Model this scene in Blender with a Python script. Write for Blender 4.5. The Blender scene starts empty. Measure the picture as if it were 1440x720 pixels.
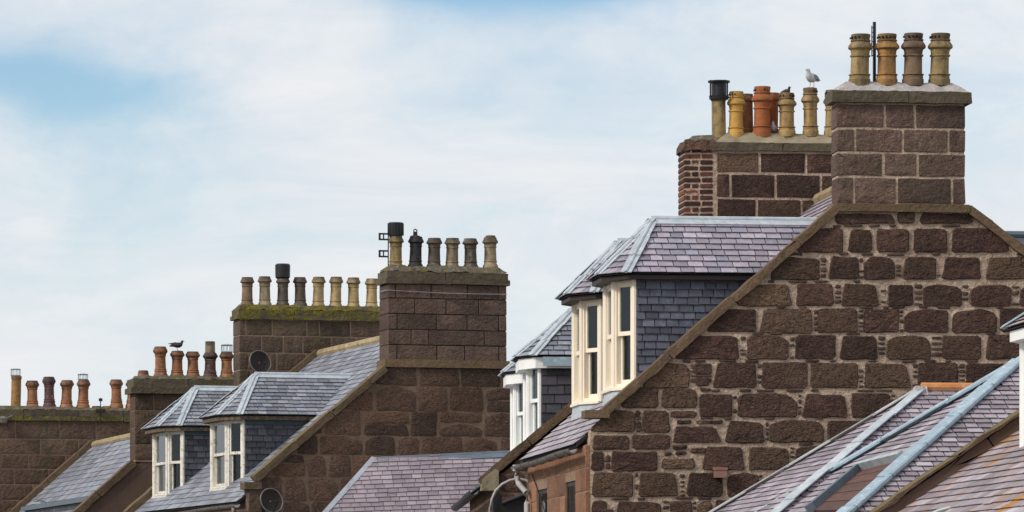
import bpy, math, random
from mathutils import Vector

# ------------------------------------------------------------------ camera, sky, sun, exposure
SC = bpy.context.scene
COL = SC.collection
F, HY, CX, CAMZ = 6600.0, 880.0, 720.0, 2.5          # focal length in photo pixels, horizon row, centre column, eye height

cam_d = bpy.data.cameras.new('camera')
cam = bpy.data.objects.new('camera', cam_d); COL.objects.link(cam)
cam.location = (0, 0, CAMZ); cam.rotation_euler = (math.radians(90), 0, 0)
cam_d.sensor_width = 36; cam_d.lens = 36 * F / 1440.0
cam_d.shift_x = 0; cam_d.shift_y = (HY - 360) / 1440.0
cam_d.clip_start = 0.5; cam_d.clip_end = 5000
SC.camera = cam

SUN_DIR = Vector((-0.74, -0.42, 0.62)).normalized()   # towards the sun
sun_el = math.asin(SUN_DIR.z); sun_az = math.atan2(SUN_DIR.x, SUN_DIR.y)

def make_world():
    w = bpy.data.worlds.new('World'); SC.world = w; w.use_nodes = True
    N = w.node_tree.nodes; L = w.node_tree.links
    N.clear()
    out = N.new('ShaderNodeOutputWorld')
    sky = N.new('ShaderNodeTexSky'); sky.sky_type = 'NISHITA'; sky.sun_disc = False
    sky.sun_elevation = sun_el; sky.sun_rotation = sun_az
    sky.air_density = 1.0; sky.dust_density = 0.1; sky.ozone_density = 3.0
    bsky = N.new('ShaderNodeBackground'); bsky.inputs[1].default_value = 0.122
    hs = N.new('ShaderNodeHueSaturation'); hs.inputs['Saturation'].default_value = 1.1
    L.new(sky.outputs[0], hs.inputs['Color']); L.new(hs.outputs[0], bsky.inputs[0])
    tc = N.new('ShaderNodeTexCoord')
    def math_(op, a, b=None, c=None):
        m = N.new('ShaderNodeMath'); m.operation = op
        for i, v in enumerate((a, b, c)):
            if v is None: continue
            if isinstance(v, (int, float)): m.inputs[i].default_value = v
            else: L.new(v, m.inputs[i])
        return m.outputs[0]
    def noise(scale, detail, rough, dist, stretch, off=(0, 0, 0), rot=0):
        mp = N.new('ShaderNodeMapping'); mp.inputs['Scale'].default_value = stretch
        mp.inputs['Location'].default_value = off; mp.inputs['Rotation'].default_value = (0, rot, 0)
        L.new(tc.outputs['Generated'], mp.inputs['Vector'])
        n = N.new('ShaderNodeTexNoise'); n.inputs['Scale'].default_value = scale
        n.inputs['Detail'].default_value = detail; n.inputs['Roughness'].default_value = rough
        n.inputs['Distortion'].default_value = dist
        L.new(mp.outputs[0], n.inputs['Vector'])
        return n.outputs['Fac']
    sep = N.new('ShaderNodeSeparateXYZ'); L.new(tc.outputs['Generated'], sep.inputs[0])
    n1 = noise(9, 9, 0.56, 0.7, (1, 1, 3.4), (3.1, 0.4, 0.25), -0.25)     # cloud banks
    n2 = noise(26, 10, 0.62, 0.4, (1, 1, 1.6), (0.3, 2.2, 0.7), 0.2)       # ragged edges
    # gaps in the cloud deck, left of the row of houses and higher up
    def gap(cx, cz, sx, sz, amp, tilt=0.0):
        dx = math_('SUBTRACT', sep.outputs['X'], cx)
        dz = math_('SUBTRACT', sep.outputs['Z'], cz)
        dz = math_('SUBTRACT', dz, math_('MULTIPLY', dx, tilt))
        q = math_('ADD', math_('POWER', math_('DIVIDE', math_('ABSOLUTE', dx), sx), 2.0), math_('POWER', math_('DIVIDE', math_('ABSOLUTE', dz), sz), 2.0))
        return math_('MULTIPLY', math_('EXPONENT', math_('MULTIPLY', q, -1.0)), amp)
    g = gap(-0.098, 0.1150, 0.026, 0.0085, 0.40, -0.16)
    g = math_('ADD', g, gap(-0.105, 0.098, 0.055, 0.026, 0.15, -0.1))
    g = math_('ADD', g, gap(0.006, 0.1385, 0.030, 0.0062, 1.3, 0.0))
    g = math_('ADD', g, gap(-0.045, 0.105, 0.03, 0.012, 0.05, 0.0))
    base = math_('ADD', math_('MULTIPLY', math_('SUBTRACT', n1, 0.5), 0.95), math_('MULTIPLY', math_('SUBTRACT', n2, 0.5), 0.55))
    dens = math_('SUBTRACT', math_('ADD', base, 0.36), g)                   # mostly overcast
    ramp = N.new('ShaderNodeMapRange'); ramp.interpolation_type = 'SMOOTHSTEP'
    L.new(dens, ramp.inputs['Value'])
    ramp.inputs['From Min'].default_value = -0.26; ramp.inputs['From Max'].default_value = 0.46
    ramp.inputs['To Min'].default_value = 0.0; ramp.inputs['To Max'].default_value = 1.0
    cr = N.new('ShaderNodeMapRange')
    n3 = noise(15, 11, 0.64, 0.7, (1, 1, 3.6), (1.3, 5.2, 0.0), -0.2)
    L.new(n3, cr.inputs['Value']); cr.inputs['From Min'].default_value = 0.36; cr.inputs['From Max'].default_value = 0.60
    mixc = N.new('ShaderNodeMixRGB'); L.new(cr.outputs[0], mixc.inputs[0])
    mixc.inputs[1].default_value = (0.74, 0.795, 0.85, 1)
    mixc.inputs[2].default_value = (0.865, 0.875, 0.89, 1)
    bcl = N.new('ShaderNodeBackground'); L.new(mixc.outputs[0], bcl.inputs[0]); bcl.inputs[1].default_value = 1.0
    mx = N.new('ShaderNodeMixShader')
    L.new(ramp.outputs[0], mx.inputs[0]); L.new(bsky.outputs[0], mx.inputs[1]); L.new(bcl.outputs[0], mx.inputs[2])
    L.new(mx.outputs[0], out.inputs[0])
make_world()

sun_d = bpy.data.lights.new('sun', 'SUN'); sun_d.energy = 2.8; sun_d.angle = math.radians(12); sun_d.color = (1.0, 0.93, 0.84)
sun = bpy.data.objects.new('sun', sun_d); COL.objects.link(sun)
sun.rotation_euler = SUN_DIR.to_track_quat('Z', 'Y').to_euler(); sun.location = (-30, 20, 40)

vs = SC.view_settings
vs.view_transform = 'Standard'; vs.look = 'None'; vs.exposure = 0.0; vs.gamma = 1.0; vs.use_curve_mapping = False
SC.cycles.max_bounces = 6

# ------------------------------------------------------------------ materials
MATS = {}
def material(name, cols, rough=0.85, scale=6.0, bump=0.3, bscale=40.0, var=0.28, hue=0.0, speck=None, speck_amt=0.5, speck_scale=25.0,
             moss=None, moss_amt=0.5, moss_scale=4.0, moss_up=0.0, streak=0.0, streak_col=(0.03, 0.028, 0.025), metallic=0.0, spec=0.4, stretch=(1, 1, 1), coarse=0.0,
             chisel=0.0, sat=1.0, weather=0.0, soot=0.0, run=None, run_amt=0.0, pits=0.0):
    m = bpy.data.materials.new(name); m.use_nodes = True
    N = m.node_tree.nodes; L = m.node_tree.links
    b = N['Principled BSDF']
    tc = N.new('ShaderNodeTexCoord')
    oi = N.new('ShaderNodeObjectInfo'); ge = N.new('ShaderNodeNewGeometry')
    def mth(op, a, c=None):
        n = N.new('ShaderNodeMath'); n.operation = op
        for i, v in enumerate((a, c)):
            if v is None: continue
            if isinstance(v, (int, float)): n.inputs[i].default_value = v
            else: L.new(v, n.inputs[i])
        return n.outputs[0]
    rnd = mth('FRACT', mth('ADD', mth('MULTIPLY', oi.outputs['Random'], 7.31), mth('MULTIPLY', ge.outputs['Random Per Island'], 3.77)))
    rnd2 = mth('FRACT', mth('MULTIPLY', rnd, 17.13))
    # shift the pattern from piece to piece
    comb = N.new('ShaderNodeCombineXYZ'); L.new(mth('MULTIPLY', rnd, 9.0), comb.inputs[0]); L.new(mth('MULTIPLY', rnd2, 5.0), comb.inputs[2])
    va = N.new('ShaderNodeVectorMath'); va.operation = 'ADD'
    L.new(tc.outputs['Object'], va.inputs[0]); L.new(comb.outputs[0], va.inputs[1])
    mp = N.new('ShaderNodeMapping'); mp.inputs['Scale'].default_value = stretch; L.new(va.outputs[0], mp.inputs['Vector'])
    def noise(sc, det=6, ro=0.6, vec=None, dist=0.0):
        n = N.new('ShaderNodeTexNoise'); n.inputs['Scale'].default_value = sc; n.inputs['Detail'].default_value = det
        n.inputs['Roughness'].default_value = ro; n.inputs['Distortion'].default_value = dist
        L.new(vec if vec is not None else mp.outputs[0], n.inputs['Vector']); return n.outputs['Fac']
    def ramp(v, a, c):
        r = N.new('ShaderNodeMapRange'); L.new(v, r.inputs['Value']); r.inputs['From Min'].default_value = a; r.inputs['From Max'].default_value = c
        return r.outputs[0]
    def mix(f, c1, c2, blend='MIX'):
        n = N.new('ShaderNodeMixRGB'); n.blend_type = blend
        if isinstance(f, (int, float)): n.inputs[0].default_value = f
        else: L.new(f, n.inputs[0])
        for i, c in ((1, c1), (2, c2)):
            if isinstance(c, tuple): n.inputs[i].default_value = (c[0], c[1], c[2], 1)
            else: L.new(c, n.inputs[i])
        return n.outputs[0]
    c = mix(ramp(noise(scale), 0.32, 0.68), cols[0], cols[1])
    if len(cols) > 2:                                          # third colour: some pieces only
        c = mix(ramp(rnd2, 0.62, 0.95), c, cols[2])
    if speck: c = mix(mth('MULTIPLY', ramp(noise(speck_scale, 3, 0.5), 0.56, 0.68), speck_amt), c, speck)
    if streak > 0:
        ms = N.new('ShaderNodeMapping'); ms.inputs['Scale'].default_value = (7, 7, 0.9); L.new(tc.outputs['Object'], ms.inputs['Vector'])
        c = mix(mth('MULTIPLY', ramp(noise(1.6, 5, 0.6, ms.outputs[0]), 0.45, 0.72), streak), c, streak_col)
    if pits: c = mix(mth('MULTIPLY', ramp(noise(26, 4, 0.55), 0.54, 0.64), pits), c, (0.016, 0.010, 0.008))
    if weather:                                                # patchy damp, grime and bleaching over many pieces
        f = ramp(noise(0.9, 6, 0.62, tc.outputs['Object'], 0.6), 0.3, 0.7)
        c = mix(weather, c, mix(f, tuple(0.42 * x for x in cols[1]), tuple(min(1, 1.45 * x) for x in cols[0])), 'MIX')
    if run:                                                    # pale runs of lime and bird dirt down the slope
        ms2 = N.new('ShaderNodeMapping'); ms2.inputs['Scale'].default_value = (5, 5, 0.7); L.new(tc.outputs['Object'], ms2.inputs['Vector'])
        c = mix(mth('MULTIPLY', ramp(noise(2.6, 6, 0.7, ms2.outputs[0]), 0.6, 0.7), run_amt), c, run)
    if soot:
        sg = N.new('ShaderNodeSeparateXYZ'); L.new(tc.outputs['Generated'], sg.inputs[0])
        w_ = mth('ADD', sg.outputs[2], mth('MULTIPLY', mth('SUBTRACT', noise(7, 5, 0.65), 0.5), 1.1))
        c = mix(mth('MULTIPLY', ramp(w_, 0.62, 1.02), soot), c, (0.028, 0.022, 0.018))
        w2 = mth('ADD', mth('SUBTRACT', 1.0, sg.outputs[2]), mth('MULTIPLY', mth('SUBTRACT', noise(9, 5, 0.65), 0.5), 1.2))
        c = mix(mth('MULTIPLY', ramp(w2, 0.85, 1.15), soot * .8), c, (0.06, 0.05, 0.032))
    hsv = N.new('ShaderNodeHueSaturation'); L.new(c, hsv.inputs['Color'])
    L.new(mth('ADD', mth('MULTIPLY', rnd, 2 * var), 1.0 - var), hsv.inputs['Value'])
    hsv.inputs['Saturation'].default_value = sat
    if hue: L.new(mth('ADD', mth('MULTIPLY', rnd2, 2 * hue), 0.5 - hue), hsv.inputs['Hue'])
    c = hsv.outputs[0]
    if moss:
        f = ramp(noise(moss_scale, 7, 0.65, tc.outputs['Object']), 0.62 - 0.34 * moss_amt, 0.72 - 0.26 * moss_amt)
        if moss_up:
            sp = N.new('ShaderNodeSeparateXYZ'); L.new(ge.outputs['Normal'], sp.inputs[0])
            up = N.new('ShaderNodeMapRange'); L.new(sp.outputs[2], up.inputs['Value']); up.inputs['From Min'].default_value = 0.05; up.inputs['From Max'].default_value = 0.6
            up.inputs['To Min'].default_value = 1 - moss_up
            f = mth('MULTIPLY', f, up.outputs[0])
        mc = mix(ramp(noise(30, 4, 0.6, tc.outputs['Object']), 0.35, 0.65), moss, tuple(x * 0.45 for x in moss))
        c = mix(f, c, mc)
    L.new(c, b.inputs['Base Color'])
    b.inputs['Roughness'].default_value = rough; b.inputs['Metallic'].default_value = metallic
    b.inputs['Specular IOR Level'].default_value = spec
    if bump > 0:
        h = mth('MULTIPLY', noise(bscale, 5, 0.65), 0.012)
        h = mth('ADD', h, mth('MULTIPLY', noise(bscale * 0.28, 4, 0.6), 0.02 + coarse))
        if chisel:
            mc_ = N.new('ShaderNodeMapping'); mc_.inputs['Scale'].default_value = (1.0, 1.0, 2.2); mc_.inputs['Rotation'].default_value = (0, 0.6, 0)
            L.new(va.outputs[0], mc_.inputs['Vector'])
            h = mth('ADD', h, mth('MULTIPLY', noise(16, 3, 0.5, mc_.outputs[0], 1.2), chisel))
        bp = N.new('ShaderNodeBump'); bp.inputs['Strength'].default_value = bump; bp.inputs['Distance'].default_value = 1.0
        L.new(h, bp.inputs['Height']); L.new(bp.outputs[0], b.inputs['Normal'])
    MATS[name] = m
    return m

def glass_material(name, tint=(0.86, 0.9, 0.88)):
    m = bpy.data.materials.new(name); m.use_nodes = True
    N = m.node_tree.nodes; L = m.node_tree.links; N.clear()
    o = N.new('ShaderNodeOutputMaterial'); t = N.new('ShaderNodeBsdfTransparent'); g = N.new('ShaderNodeBsdfGlossy')
    t.inputs[0].default_value = (*tint, 1); g.inputs['Roughness'].default_value = 0.03; g.inputs[0].default_value = (0.8, 0.85, 0.9, 1)
    fr = N.new('ShaderNodeFresnel'); fr.inputs[0].default_value = 1.5
    mx = N.new('ShaderNodeMixShader'); L.new(fr.outputs[0], mx.inputs[0]); L.new(t.outputs[0], mx.inputs[1]); L.new(g.outputs[0], mx.inputs[2])
    L.new(mx.outputs[0], o.inputs[0]); MATS[name] = m

M = MATS
material('rubble', [(0.119, 0.065, 0.046), (0.047, 0.025, 0.019), (0.171, 0.097, 0.065)], rough=0.92, scale=9, bump=1.0, bscale=48, var=0.36, hue=0.012, speck=(0.20, 0.135, 0.098), speck_amt=0.55, speck_scale=34, chisel=0.07, coarse=0.06, weather=0.3, pits=0.75)
material('mortar_mid', [(0.27, 0.19, 0.135), (0.17, 0.115, 0.08)], rough=0.95, scale=5, bump=0.8, bscale=50, var=0.0, weather=0.25)
material('rubble_pin', [(0.095, 0.058, 0.044), (0.05, 0.031, 0.025)], rough=0.92, scale=14, bump=0.6, bscale=60, var=0.3)
material('mortar', [(0.530, 0.398, 0.302), (0.339, 0.244, 0.180)], rough=0.95, scale=5, bump=1.0, bscale=45, var=0.0, speck=(0.12, 0.08, 0.058), speck_amt=0.75, speck_scale=24, coarse=0.04, weather=0.35)
material('mortar_brown', [(0.185, 0.122, 0.085), (0.095, 0.062, 0.045)], rough=0.95, scale=5, bump=0.8, bscale=50, var=0.0, speck=(0.27, 0.18, 0.12), speck_amt=0.6, speck_scale=22, weather=0.3)
material('rubble_brown', [(0.125, 0.073, 0.052), (0.055, 0.032, 0.025), (0.165, 0.088, 0.056)], rough=0.92, scale=7, bump=1.0, bscale=45, var=0.30, speck=(0.20, 0.125, 0.08), speck_amt=0.6, speck_scale=20, chisel=0.05, coarse=0.04, weather=0.32, pits=0.60)
material('ashlar', [(0.170, 0.109, 0.083), (0.093, 0.056, 0.043), (0.074, 0.041, 0.034)], rough=0.92, scale=8, bump=1.0, bscale=55, var=0.30, hue=0.01, speck=(0.27, 0.195, 0.15), speck_amt=0.5, speck_scale=50, streak=0.5, coarse=0.04, moss=(0.11, 0.09, 0.055), moss_amt=0.12, moss_scale=2.2, weather=0.3, chisel=0.02, pits=0.50)
material('ashlar_olive', [(0.139, 0.096, 0.064), (0.082, 0.053, 0.038), (0.089, 0.051, 0.040)], rough=0.92, scale=6, bump=1.0, bscale=50, var=0.3, speck=(0.22, 0.165, 0.12), speck_amt=0.45, speck_scale=40, streak=0.5, coarse=0.04, moss=(0.13, 0.105, 0.045), moss_amt=0.22, moss_scale=2.0, weather=0.3, pits=0.40)
material('ashlar_plain', [(0.13, 0.080, 0.056), (0.068, 0.042, 0.031), (0.135, 0.072, 0.046)], rough=0.92, scale=5, bump=1.0, bscale=40, var=0.28, speck=(0.22, 0.15, 0.10), speck_amt=0.5, speck_scale=22, streak=0.5, coarse=0.05, moss=(0.085, 0.075, 0.045), moss_amt=0.25, moss_scale=1.2, weather=0.35, pits=0.50)
material('render_brown', [(0.13, 0.082, 0.06), (0.10, 0.062, 0.046)], rough=0.9, scale=3, bump=0.3, bscale=60, var=0.0, streak=0.25, weather=0.25)
material('brick', [(0.090, 0.034, 0.023), (0.043, 0.019, 0.016), (0.173, 0.060, 0.030)], rough=0.9, scale=16, bump=0.6, bscale=80, var=0.4, speck=(0.02, 0.015, 0.014), speck_amt=0.7, speck_scale=24)
material('sandstone', [(0.308, 0.152, 0.084), (0.213, 0.100, 0.055), (0.190, 0.089, 0.057)], rough=0.9, scale=6, bump=0.8, bscale=50, var=0.25, streak=0.3, streak_col=(0.09, 0.055, 0.042), speck=(0.36, 0.225, 0.14), speck_amt=0.5, coarse=0.02, weather=0.25, pits=0.25)
material('sand_mortar', [(0.30, 0.20, 0.135), (0.2, 0.125, 0.085)], rough=0.95, scale=5, bump=0.4, bscale=60, var=0.0)
material('skew', [(0.165, 0.105, 0.062), (0.095, 0.062, 0.040)], rough=0.92, scale=6, bump=0.7, bscale=60, var=0.18, moss=(0.15, 0.115, 0.04), moss_amt=0.22, moss_scale=6, coarse=0.02, speck=(0.25, 0.18, 0.12), speck_amt=0.4, weather=0.25)
material('skew_moss', [(0.14, 0.098, 0.062), (0.09, 0.062, 0.042)], rough=0.92, scale=5, bump=0.8, bscale=40, var=0.15, moss=(0.19, 0.145, 0.024), moss_amt=0.5, moss_scale=7, moss_up=0.8, coarse=0.02)
material('cap_stone', [(0.135, 0.105, 0.07), (0.078, 0.060, 0.042)], rough=0.92, scale=6, bump=0.8, bscale=50, var=0.18, moss=(0.12, 0.105, 0.045), moss_amt=0.25, moss_scale=5, streak=0.4, coarse=0.02, weather=0.25)
material('cap_moss', [(0.11, 0.085, 0.055), (0.07, 0.055, 0.038)], rough=0.95, scale=5, bump=1.0, bscale=35, var=0.1, moss=(0.19, 0.16, 0.022), moss_amt=0.6, moss_scale=5, coarse=0.04, weather=0.25)
material('flaunching', [(0.42, 0.39, 0.385), (0.28, 0.255, 0.25)], rough=0.9, scale=8, bump=0.7, bscale=40, var=0.0, speck=(0.52, 0.5, 0.49), speck_amt=0.5, speck_scale=20)
material('flaunching_buff', [(0.33, 0.275, 0.19), (0.22, 0.185, 0.125)], rough=0.92, scale=6, bump=0.6, bscale=50, var=0.0, moss=(0.16, 0.14, 0.07), moss_amt=0.25)
material('flaunching_dark', [(0.15, 0.125, 0.095), (0.085, 0.07, 0.052)], rough=0.95, scale=9, bump=1.0, bscale=30, var=0.0, moss=(0.15, 0.125, 0.035), moss_amt=0.4, coarse=0.04, speck=(0.34, 0.29, 0.23), speck_amt=0.5, speck_scale=14)
# slates
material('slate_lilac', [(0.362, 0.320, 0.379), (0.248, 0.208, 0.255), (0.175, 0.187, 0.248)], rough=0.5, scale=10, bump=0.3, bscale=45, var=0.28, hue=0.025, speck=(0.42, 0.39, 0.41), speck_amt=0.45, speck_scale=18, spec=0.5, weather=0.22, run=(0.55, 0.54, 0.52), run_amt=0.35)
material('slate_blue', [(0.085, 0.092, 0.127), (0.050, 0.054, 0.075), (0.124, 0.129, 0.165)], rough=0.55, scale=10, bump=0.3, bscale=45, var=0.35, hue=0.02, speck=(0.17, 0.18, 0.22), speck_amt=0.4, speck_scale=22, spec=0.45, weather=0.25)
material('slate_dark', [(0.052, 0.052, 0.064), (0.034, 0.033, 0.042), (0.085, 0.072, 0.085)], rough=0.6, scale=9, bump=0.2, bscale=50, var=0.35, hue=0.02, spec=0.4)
material('slate_grey', [(0.250, 0.265, 0.308), (0.153, 0.155, 0.185), (0.122, 0.150, 0.196)], rough=0.5, scale=8, bump=0.3, bscale=40, var=0.34, hue=0.025, speck=(0.36, 0.335, 0.33), speck_amt=0.45, speck_scale=14, spec=0.5, weather=0.22, run=(0.55, 0.54, 0.52), run_amt=0.35)
material('slate_purple', [(0.265, 0.211, 0.243), (0.189, 0.149, 0.178), (0.297, 0.254, 0.281)], rough=0.5, scale=8, bump=0.3, bscale=40, var=0.22, hue=0.02, speck=(0.36, 0.32, 0.335), speck_amt=0.4, speck_scale=12, spec=0.5, weather=0.22, run=(0.55, 0.54, 0.52), run_amt=0.35)
material('slate_mauve', [(0.323, 0.274, 0.310), (0.206, 0.168, 0.196), (0.400, 0.372, 0.416)], rough=0.48, scale=9, bump=0.35, bscale=45, var=0.32, hue=0.02, speck=(0.42, 0.385, 0.35), speck_amt=0.5, speck_scale=16, spec=0.5, weather=0.22, run=(0.55, 0.54, 0.52), run_amt=0.35)
material('slate_lichen', [(0.316, 0.262, 0.290), (0.201, 0.163, 0.180), (0.380, 0.336, 0.369)], rough=0.55, scale=9, bump=0.35, bscale=45, var=0.32, hue=0.02, speck=(0.42, 0.38, 0.32), speck_amt=0.5, speck_scale=16, moss=(0.50, 0.21, 0.008), moss_amt=0.25, moss_scale=1.25, weather=0.22, run=(0.55, 0.54, 0.52), run_amt=0.35)
material('underlay', [(0.022, 0.020, 0.022), (0.014, 0.013, 0.014)], rough=0.9, bump=0, var=0.0)
material('lead', [(0.50, 0.545, 0.585), (0.34, 0.385, 0.425)], rough=0.5, scale=7, bump=0.2, bscale=20, var=0.08, metallic=0.15, speck=(0.62, 0.65, 0.67), speck_amt=0.5, speck_scale=11)
material('lead_blue', [(0.36, 0.46, 0.53), (0.26, 0.35, 0.42)], rough=0.5, scale=7, bump=0.2, bscale=20, var=0.08, metallic=0.1, speck=(0.58, 0.64, 0.67), speck_amt=0.55, speck_scale=12)
material('lead_pale', [(0.46, 0.47, 0.47), (0.32, 0.33, 0.34)], rough=0.5, scale=5, bump=0.15, bscale=20, var=0.08, metallic=0.2, speck=(0.28, 0.22, 0.18), speck_amt=0.4, speck_scale=12)
material('lead_dark', [(0.12, 0.155, 0.19), (0.085, 0.11, 0.135)], rough=0.5, scale=5, bump=0.15, bscale=20, var=0.08, metallic=0.2)
# paint, glass, fittings
material('cream', [(0.877, 0.777, 0.638), (0.816, 0.714, 0.568)], rough=0.4, scale=3, bump=0.05, var=0.03, streak=0.08, streak_col=(0.4, 0.3, 0.2))
material('cream_reveal', [(0.74, 0.60, 0.40), (0.68, 0.54, 0.35)], rough=0.8, scale=3, bump=0.0, var=0.03)
material('white_worn', [(0.82, 0.785, 0.71), (0.66, 0.61, 0.52)], rough=0.6, scale=7, bump=0.25, bscale=40, var=0.05, streak=0.4, streak_col=(0.25, 0.19, 0.13), speck=(0.25, 0.18, 0.12), speck_amt=0.75, speck_scale=16)
material('white_clean', [(0.86, 0.86, 0.84), (0.78, 0.78, 0.76)], rough=0.4, scale=4, bump=0.05, var=0.02)
material('timber_dark', [(0.034, 0.018, 0.018), (0.022, 0.013, 0.013)], rough=0.6, scale=6, bump=0.1, var=0.05)
material('timber_rot', [(0.19, 0.14, 0.09), (0.06, 0.043, 0.03)], rough=0.85, scale=22, bump=0.5, bscale=40, var=0.1, speck=(0.02, 0.016, 0.014), speck_amt=0.9, speck_scale=16)
material('teal_board', [(0.045, 0.075, 0.085), (0.035, 0.055, 0.065)], rough=0.6, scale=6, bump=0.1, var=0.05)
material('interior', [(0.045, 0.045, 0.04), (0.03, 0.03, 0.028)], rough=0.9, bump=0, var=0.0)
material('curtain', [(0.30, 0.32, 0.27), (0.16, 0.18, 0.15)], rough=0.9, scale=4, bump=0, var=0.1, stretch=(9, 9, 0.4))
material('curtain_teal', [(0.12, 0.34, 0.30), (0.09, 0.26, 0.23)], rough=0.9, scale=4, bump=0, var=0.1, stretch=(9, 9, 0.4))
glass_material('glass')
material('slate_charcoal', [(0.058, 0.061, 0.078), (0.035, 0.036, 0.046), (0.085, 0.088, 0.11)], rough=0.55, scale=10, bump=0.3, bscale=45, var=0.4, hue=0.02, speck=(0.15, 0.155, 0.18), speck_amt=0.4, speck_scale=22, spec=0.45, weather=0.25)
material('gutter_grey', [(0.17, 0.15, 0.135), (0.10, 0.088, 0.08)], rough=0.5, scale=6, bump=0.2, bscale=30, var=0.0, speck=(0.33, 0.32, 0.31), speck_amt=0.4)
material('pipe_pale', [(0.42, 0.40, 0.39), (0.27, 0.25, 0.25)], rough=0.45, scale=4, bump=0.1, var=0.0)
material('black_metal', [(0.018, 0.018, 0.02), (0.012, 0.012, 0.014)], rough=0.45, scale=8, bump=0.1, var=0.1)
material('chrome', [(0.62, 0.66, 0.68), (0.5, 0.54, 0.56)], rough=0.25, scale=8, bump=0.0, var=0.05, metallic=0.9)
material('dish_brown', [(0.042, 0.030, 0.029), (0.03, 0.022, 0.021)], rough=0.75, scale=6, bump=0.05, var=0.05, spec=0.2)
material('dish_pale', [(0.62, 0.70, 0.64), (0.5, 0.58, 0.53)], rough=0.4, scale=3, bump=0.0, var=0.0)
material('plastic_red', [(0.30, 0.155, 0.13), (0.24, 0.12, 0.10)], rough=0.5, scale=6, bump=0.0, var=0.0)
material('terracotta_ridge', [(0.55, 0.24, 0.085), (0.42, 0.17, 0.06)], rough=0.8, scale=8, bump=0.3, bscale=40, var=0.05, speck=(0.6, 0.42, 0.25), speck_amt=0.6, speck_scale=12)
material('ridge_buff', [(0.40, 0.31, 0.19), (0.27, 0.20, 0.125)], rough=0.9, scale=7, bump=0.5, bscale=40, var=0.12, moss=(0.24, 0.19, 0.05), moss_amt=0.3, moss_scale=7)
material('plank_red', [(0.10, 0.038, 0.024), (0.05, 0.02, 0.014)], rough=0.7, scale=4, bump=0.2, bscale=40, var=0.25, stretch=(0.6, 0.6, 8))
POT = dict(rough=0.72, bump=0.5, bscale=30, var=0.12, coarse=0.01)
material('pot_buff', [(0.46, 0.29, 0.105), (0.30, 0.19, 0.08)], scale=5, streak=0.75, streak_col=(0.06, 0.042, 0.03), speck=(0.16, 0.12, 0.06), speck_amt=0.5, speck_scale=14, soot=0.75, **POT)
material('pot_yellow', [(0.66, 0.38, 0.085), (0.50, 0.27, 0.06)], scale=4, streak=0.2, streak_col=(0.2, 0.1, 0.04), soot=0.35, **POT)
material('pot_olive', [(0.36, 0.25, 0.10), (0.21, 0.15, 0.07)], scale=6, streak=0.75, streak_col=(0.06, 0.042, 0.03), speck=(0.10, 0.08, 0.05), speck_amt=0.6, speck_scale=12, soot=0.75, **POT)
material('pot_amber', [(0.44, 0.235, 0.07), (0.32, 0.17, 0.055)], scale=6, streak=0.7, streak_col=(0.08, 0.045, 0.028), speck=(0.12, 0.07, 0.045), speck_amt=0.5, speck_scale=12, soot=0.75, **POT)
material('pot_umber', [(0.216, 0.131, 0.076), (0.115, 0.073, 0.047)], scale=6, streak=0.4, streak_col=(0.2, 0.15, 0.09), speck=(0.28, 0.2, 0.13), speck_amt=0.4, speck_scale=9, soot=0.75, **POT)
material('pot_orange', [(0.40, 0.125, 0.032), (0.29, 0.082, 0.026)], scale=5, streak=0.25, streak_col=(0.1, 0.04, 0.025), soot=0.35, **POT)
material('pot_terracotta', [(0.36, 0.155, 0.065), (0.24, 0.095, 0.045)], scale=7, streak=0.65, streak_col=(0.09, 0.045, 0.032), speck=(0.42, 0.3, 0.2), speck_amt=0.4, speck_scale=10, soot=0.75, **POT)
material('pot_plum', [(0.13, 0.055, 0.052), (0.08, 0.036, 0.038)], scale=7, streak=0.3, streak_col=(0.05, 0.03, 0.03), speck=(0.4, 0.34, 0.31), speck_amt=0.5, speck_scale=9, soot=0.75, **POT)
material('pot_sooty', [(0.102, 0.075, 0.056), (0.051, 0.039, 0.031)], scale=5, streak=0.3, streak_col=(0.14, 0.11, 0.08), speck=(0.24, 0.2, 0.17), speck_amt=0.55, speck_scale=9, **POT)
material('pot_black', [(0.03, 0.028, 0.028), (0.018, 0.017, 0.018)], scale=5, speck=(0.13, 0.12, 0.11), speck_amt=0.5, speck_scale=11, **POT)
material('pot_grey', [(0.368, 0.275, 0.170), (0.196, 0.146, 0.092)], scale=6, streak=0.5, streak_col=(0.045, 0.038, 0.032), speck=(0.45, 0.40, 0.33), speck_amt=0.5, speck_scale=9, soot=0.75, **POT)
material('pot_cream', [(0.48, 0.345, 0.165), (0.36, 0.25, 0.12)], scale=5, streak=0.6, streak_col=(0.10, 0.075, 0.045), speck=(0.2, 0.15, 0.08), speck_amt=0.4, speck_scale=12, soot=0.75, **POT)
material('pot_inside', [(0.02, 0.018, 0.016), (0.014, 0.012, 0.011)], bump=0, var=0)
material('feather_white', [(0.62, 0.63, 0.65), (0.5, 0.51, 0.53)], rough=0.8, scale=20, bump=0.1, var=0)
material('feather_grey', [(0.26, 0.285, 0.33), (0.2, 0.22, 0.26)], rough=0.8, scale=20, bump=0.1, var=0)
material('feather_dark', [(0.06, 0.042, 0.045), (0.035, 0.027, 0.03)], rough=0.7, scale=20, bump=0.1, var=0)
material('bird_leg', [(0.55, 0.40, 0.36), (0.5, 0.35, 0.32)], rough=0.6, bump=0, var=0)
material('beak', [(0.55, 0.42, 0.12), (0.5, 0.38, 0.1)], rough=0.5, bump=0, var=0)
material('pink_float', [(0.60, 0.45, 0.42), (0.35, 0.27, 0.26)], rough=0.6, scale=12, bump=0.2, var=0)
material('asphalt', [(0.055, 0.055, 0.056), (0.042, 0.042, 0.043)], rough=0.9, scale=3, bump=0.3, bscale=60, var=0)
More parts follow.
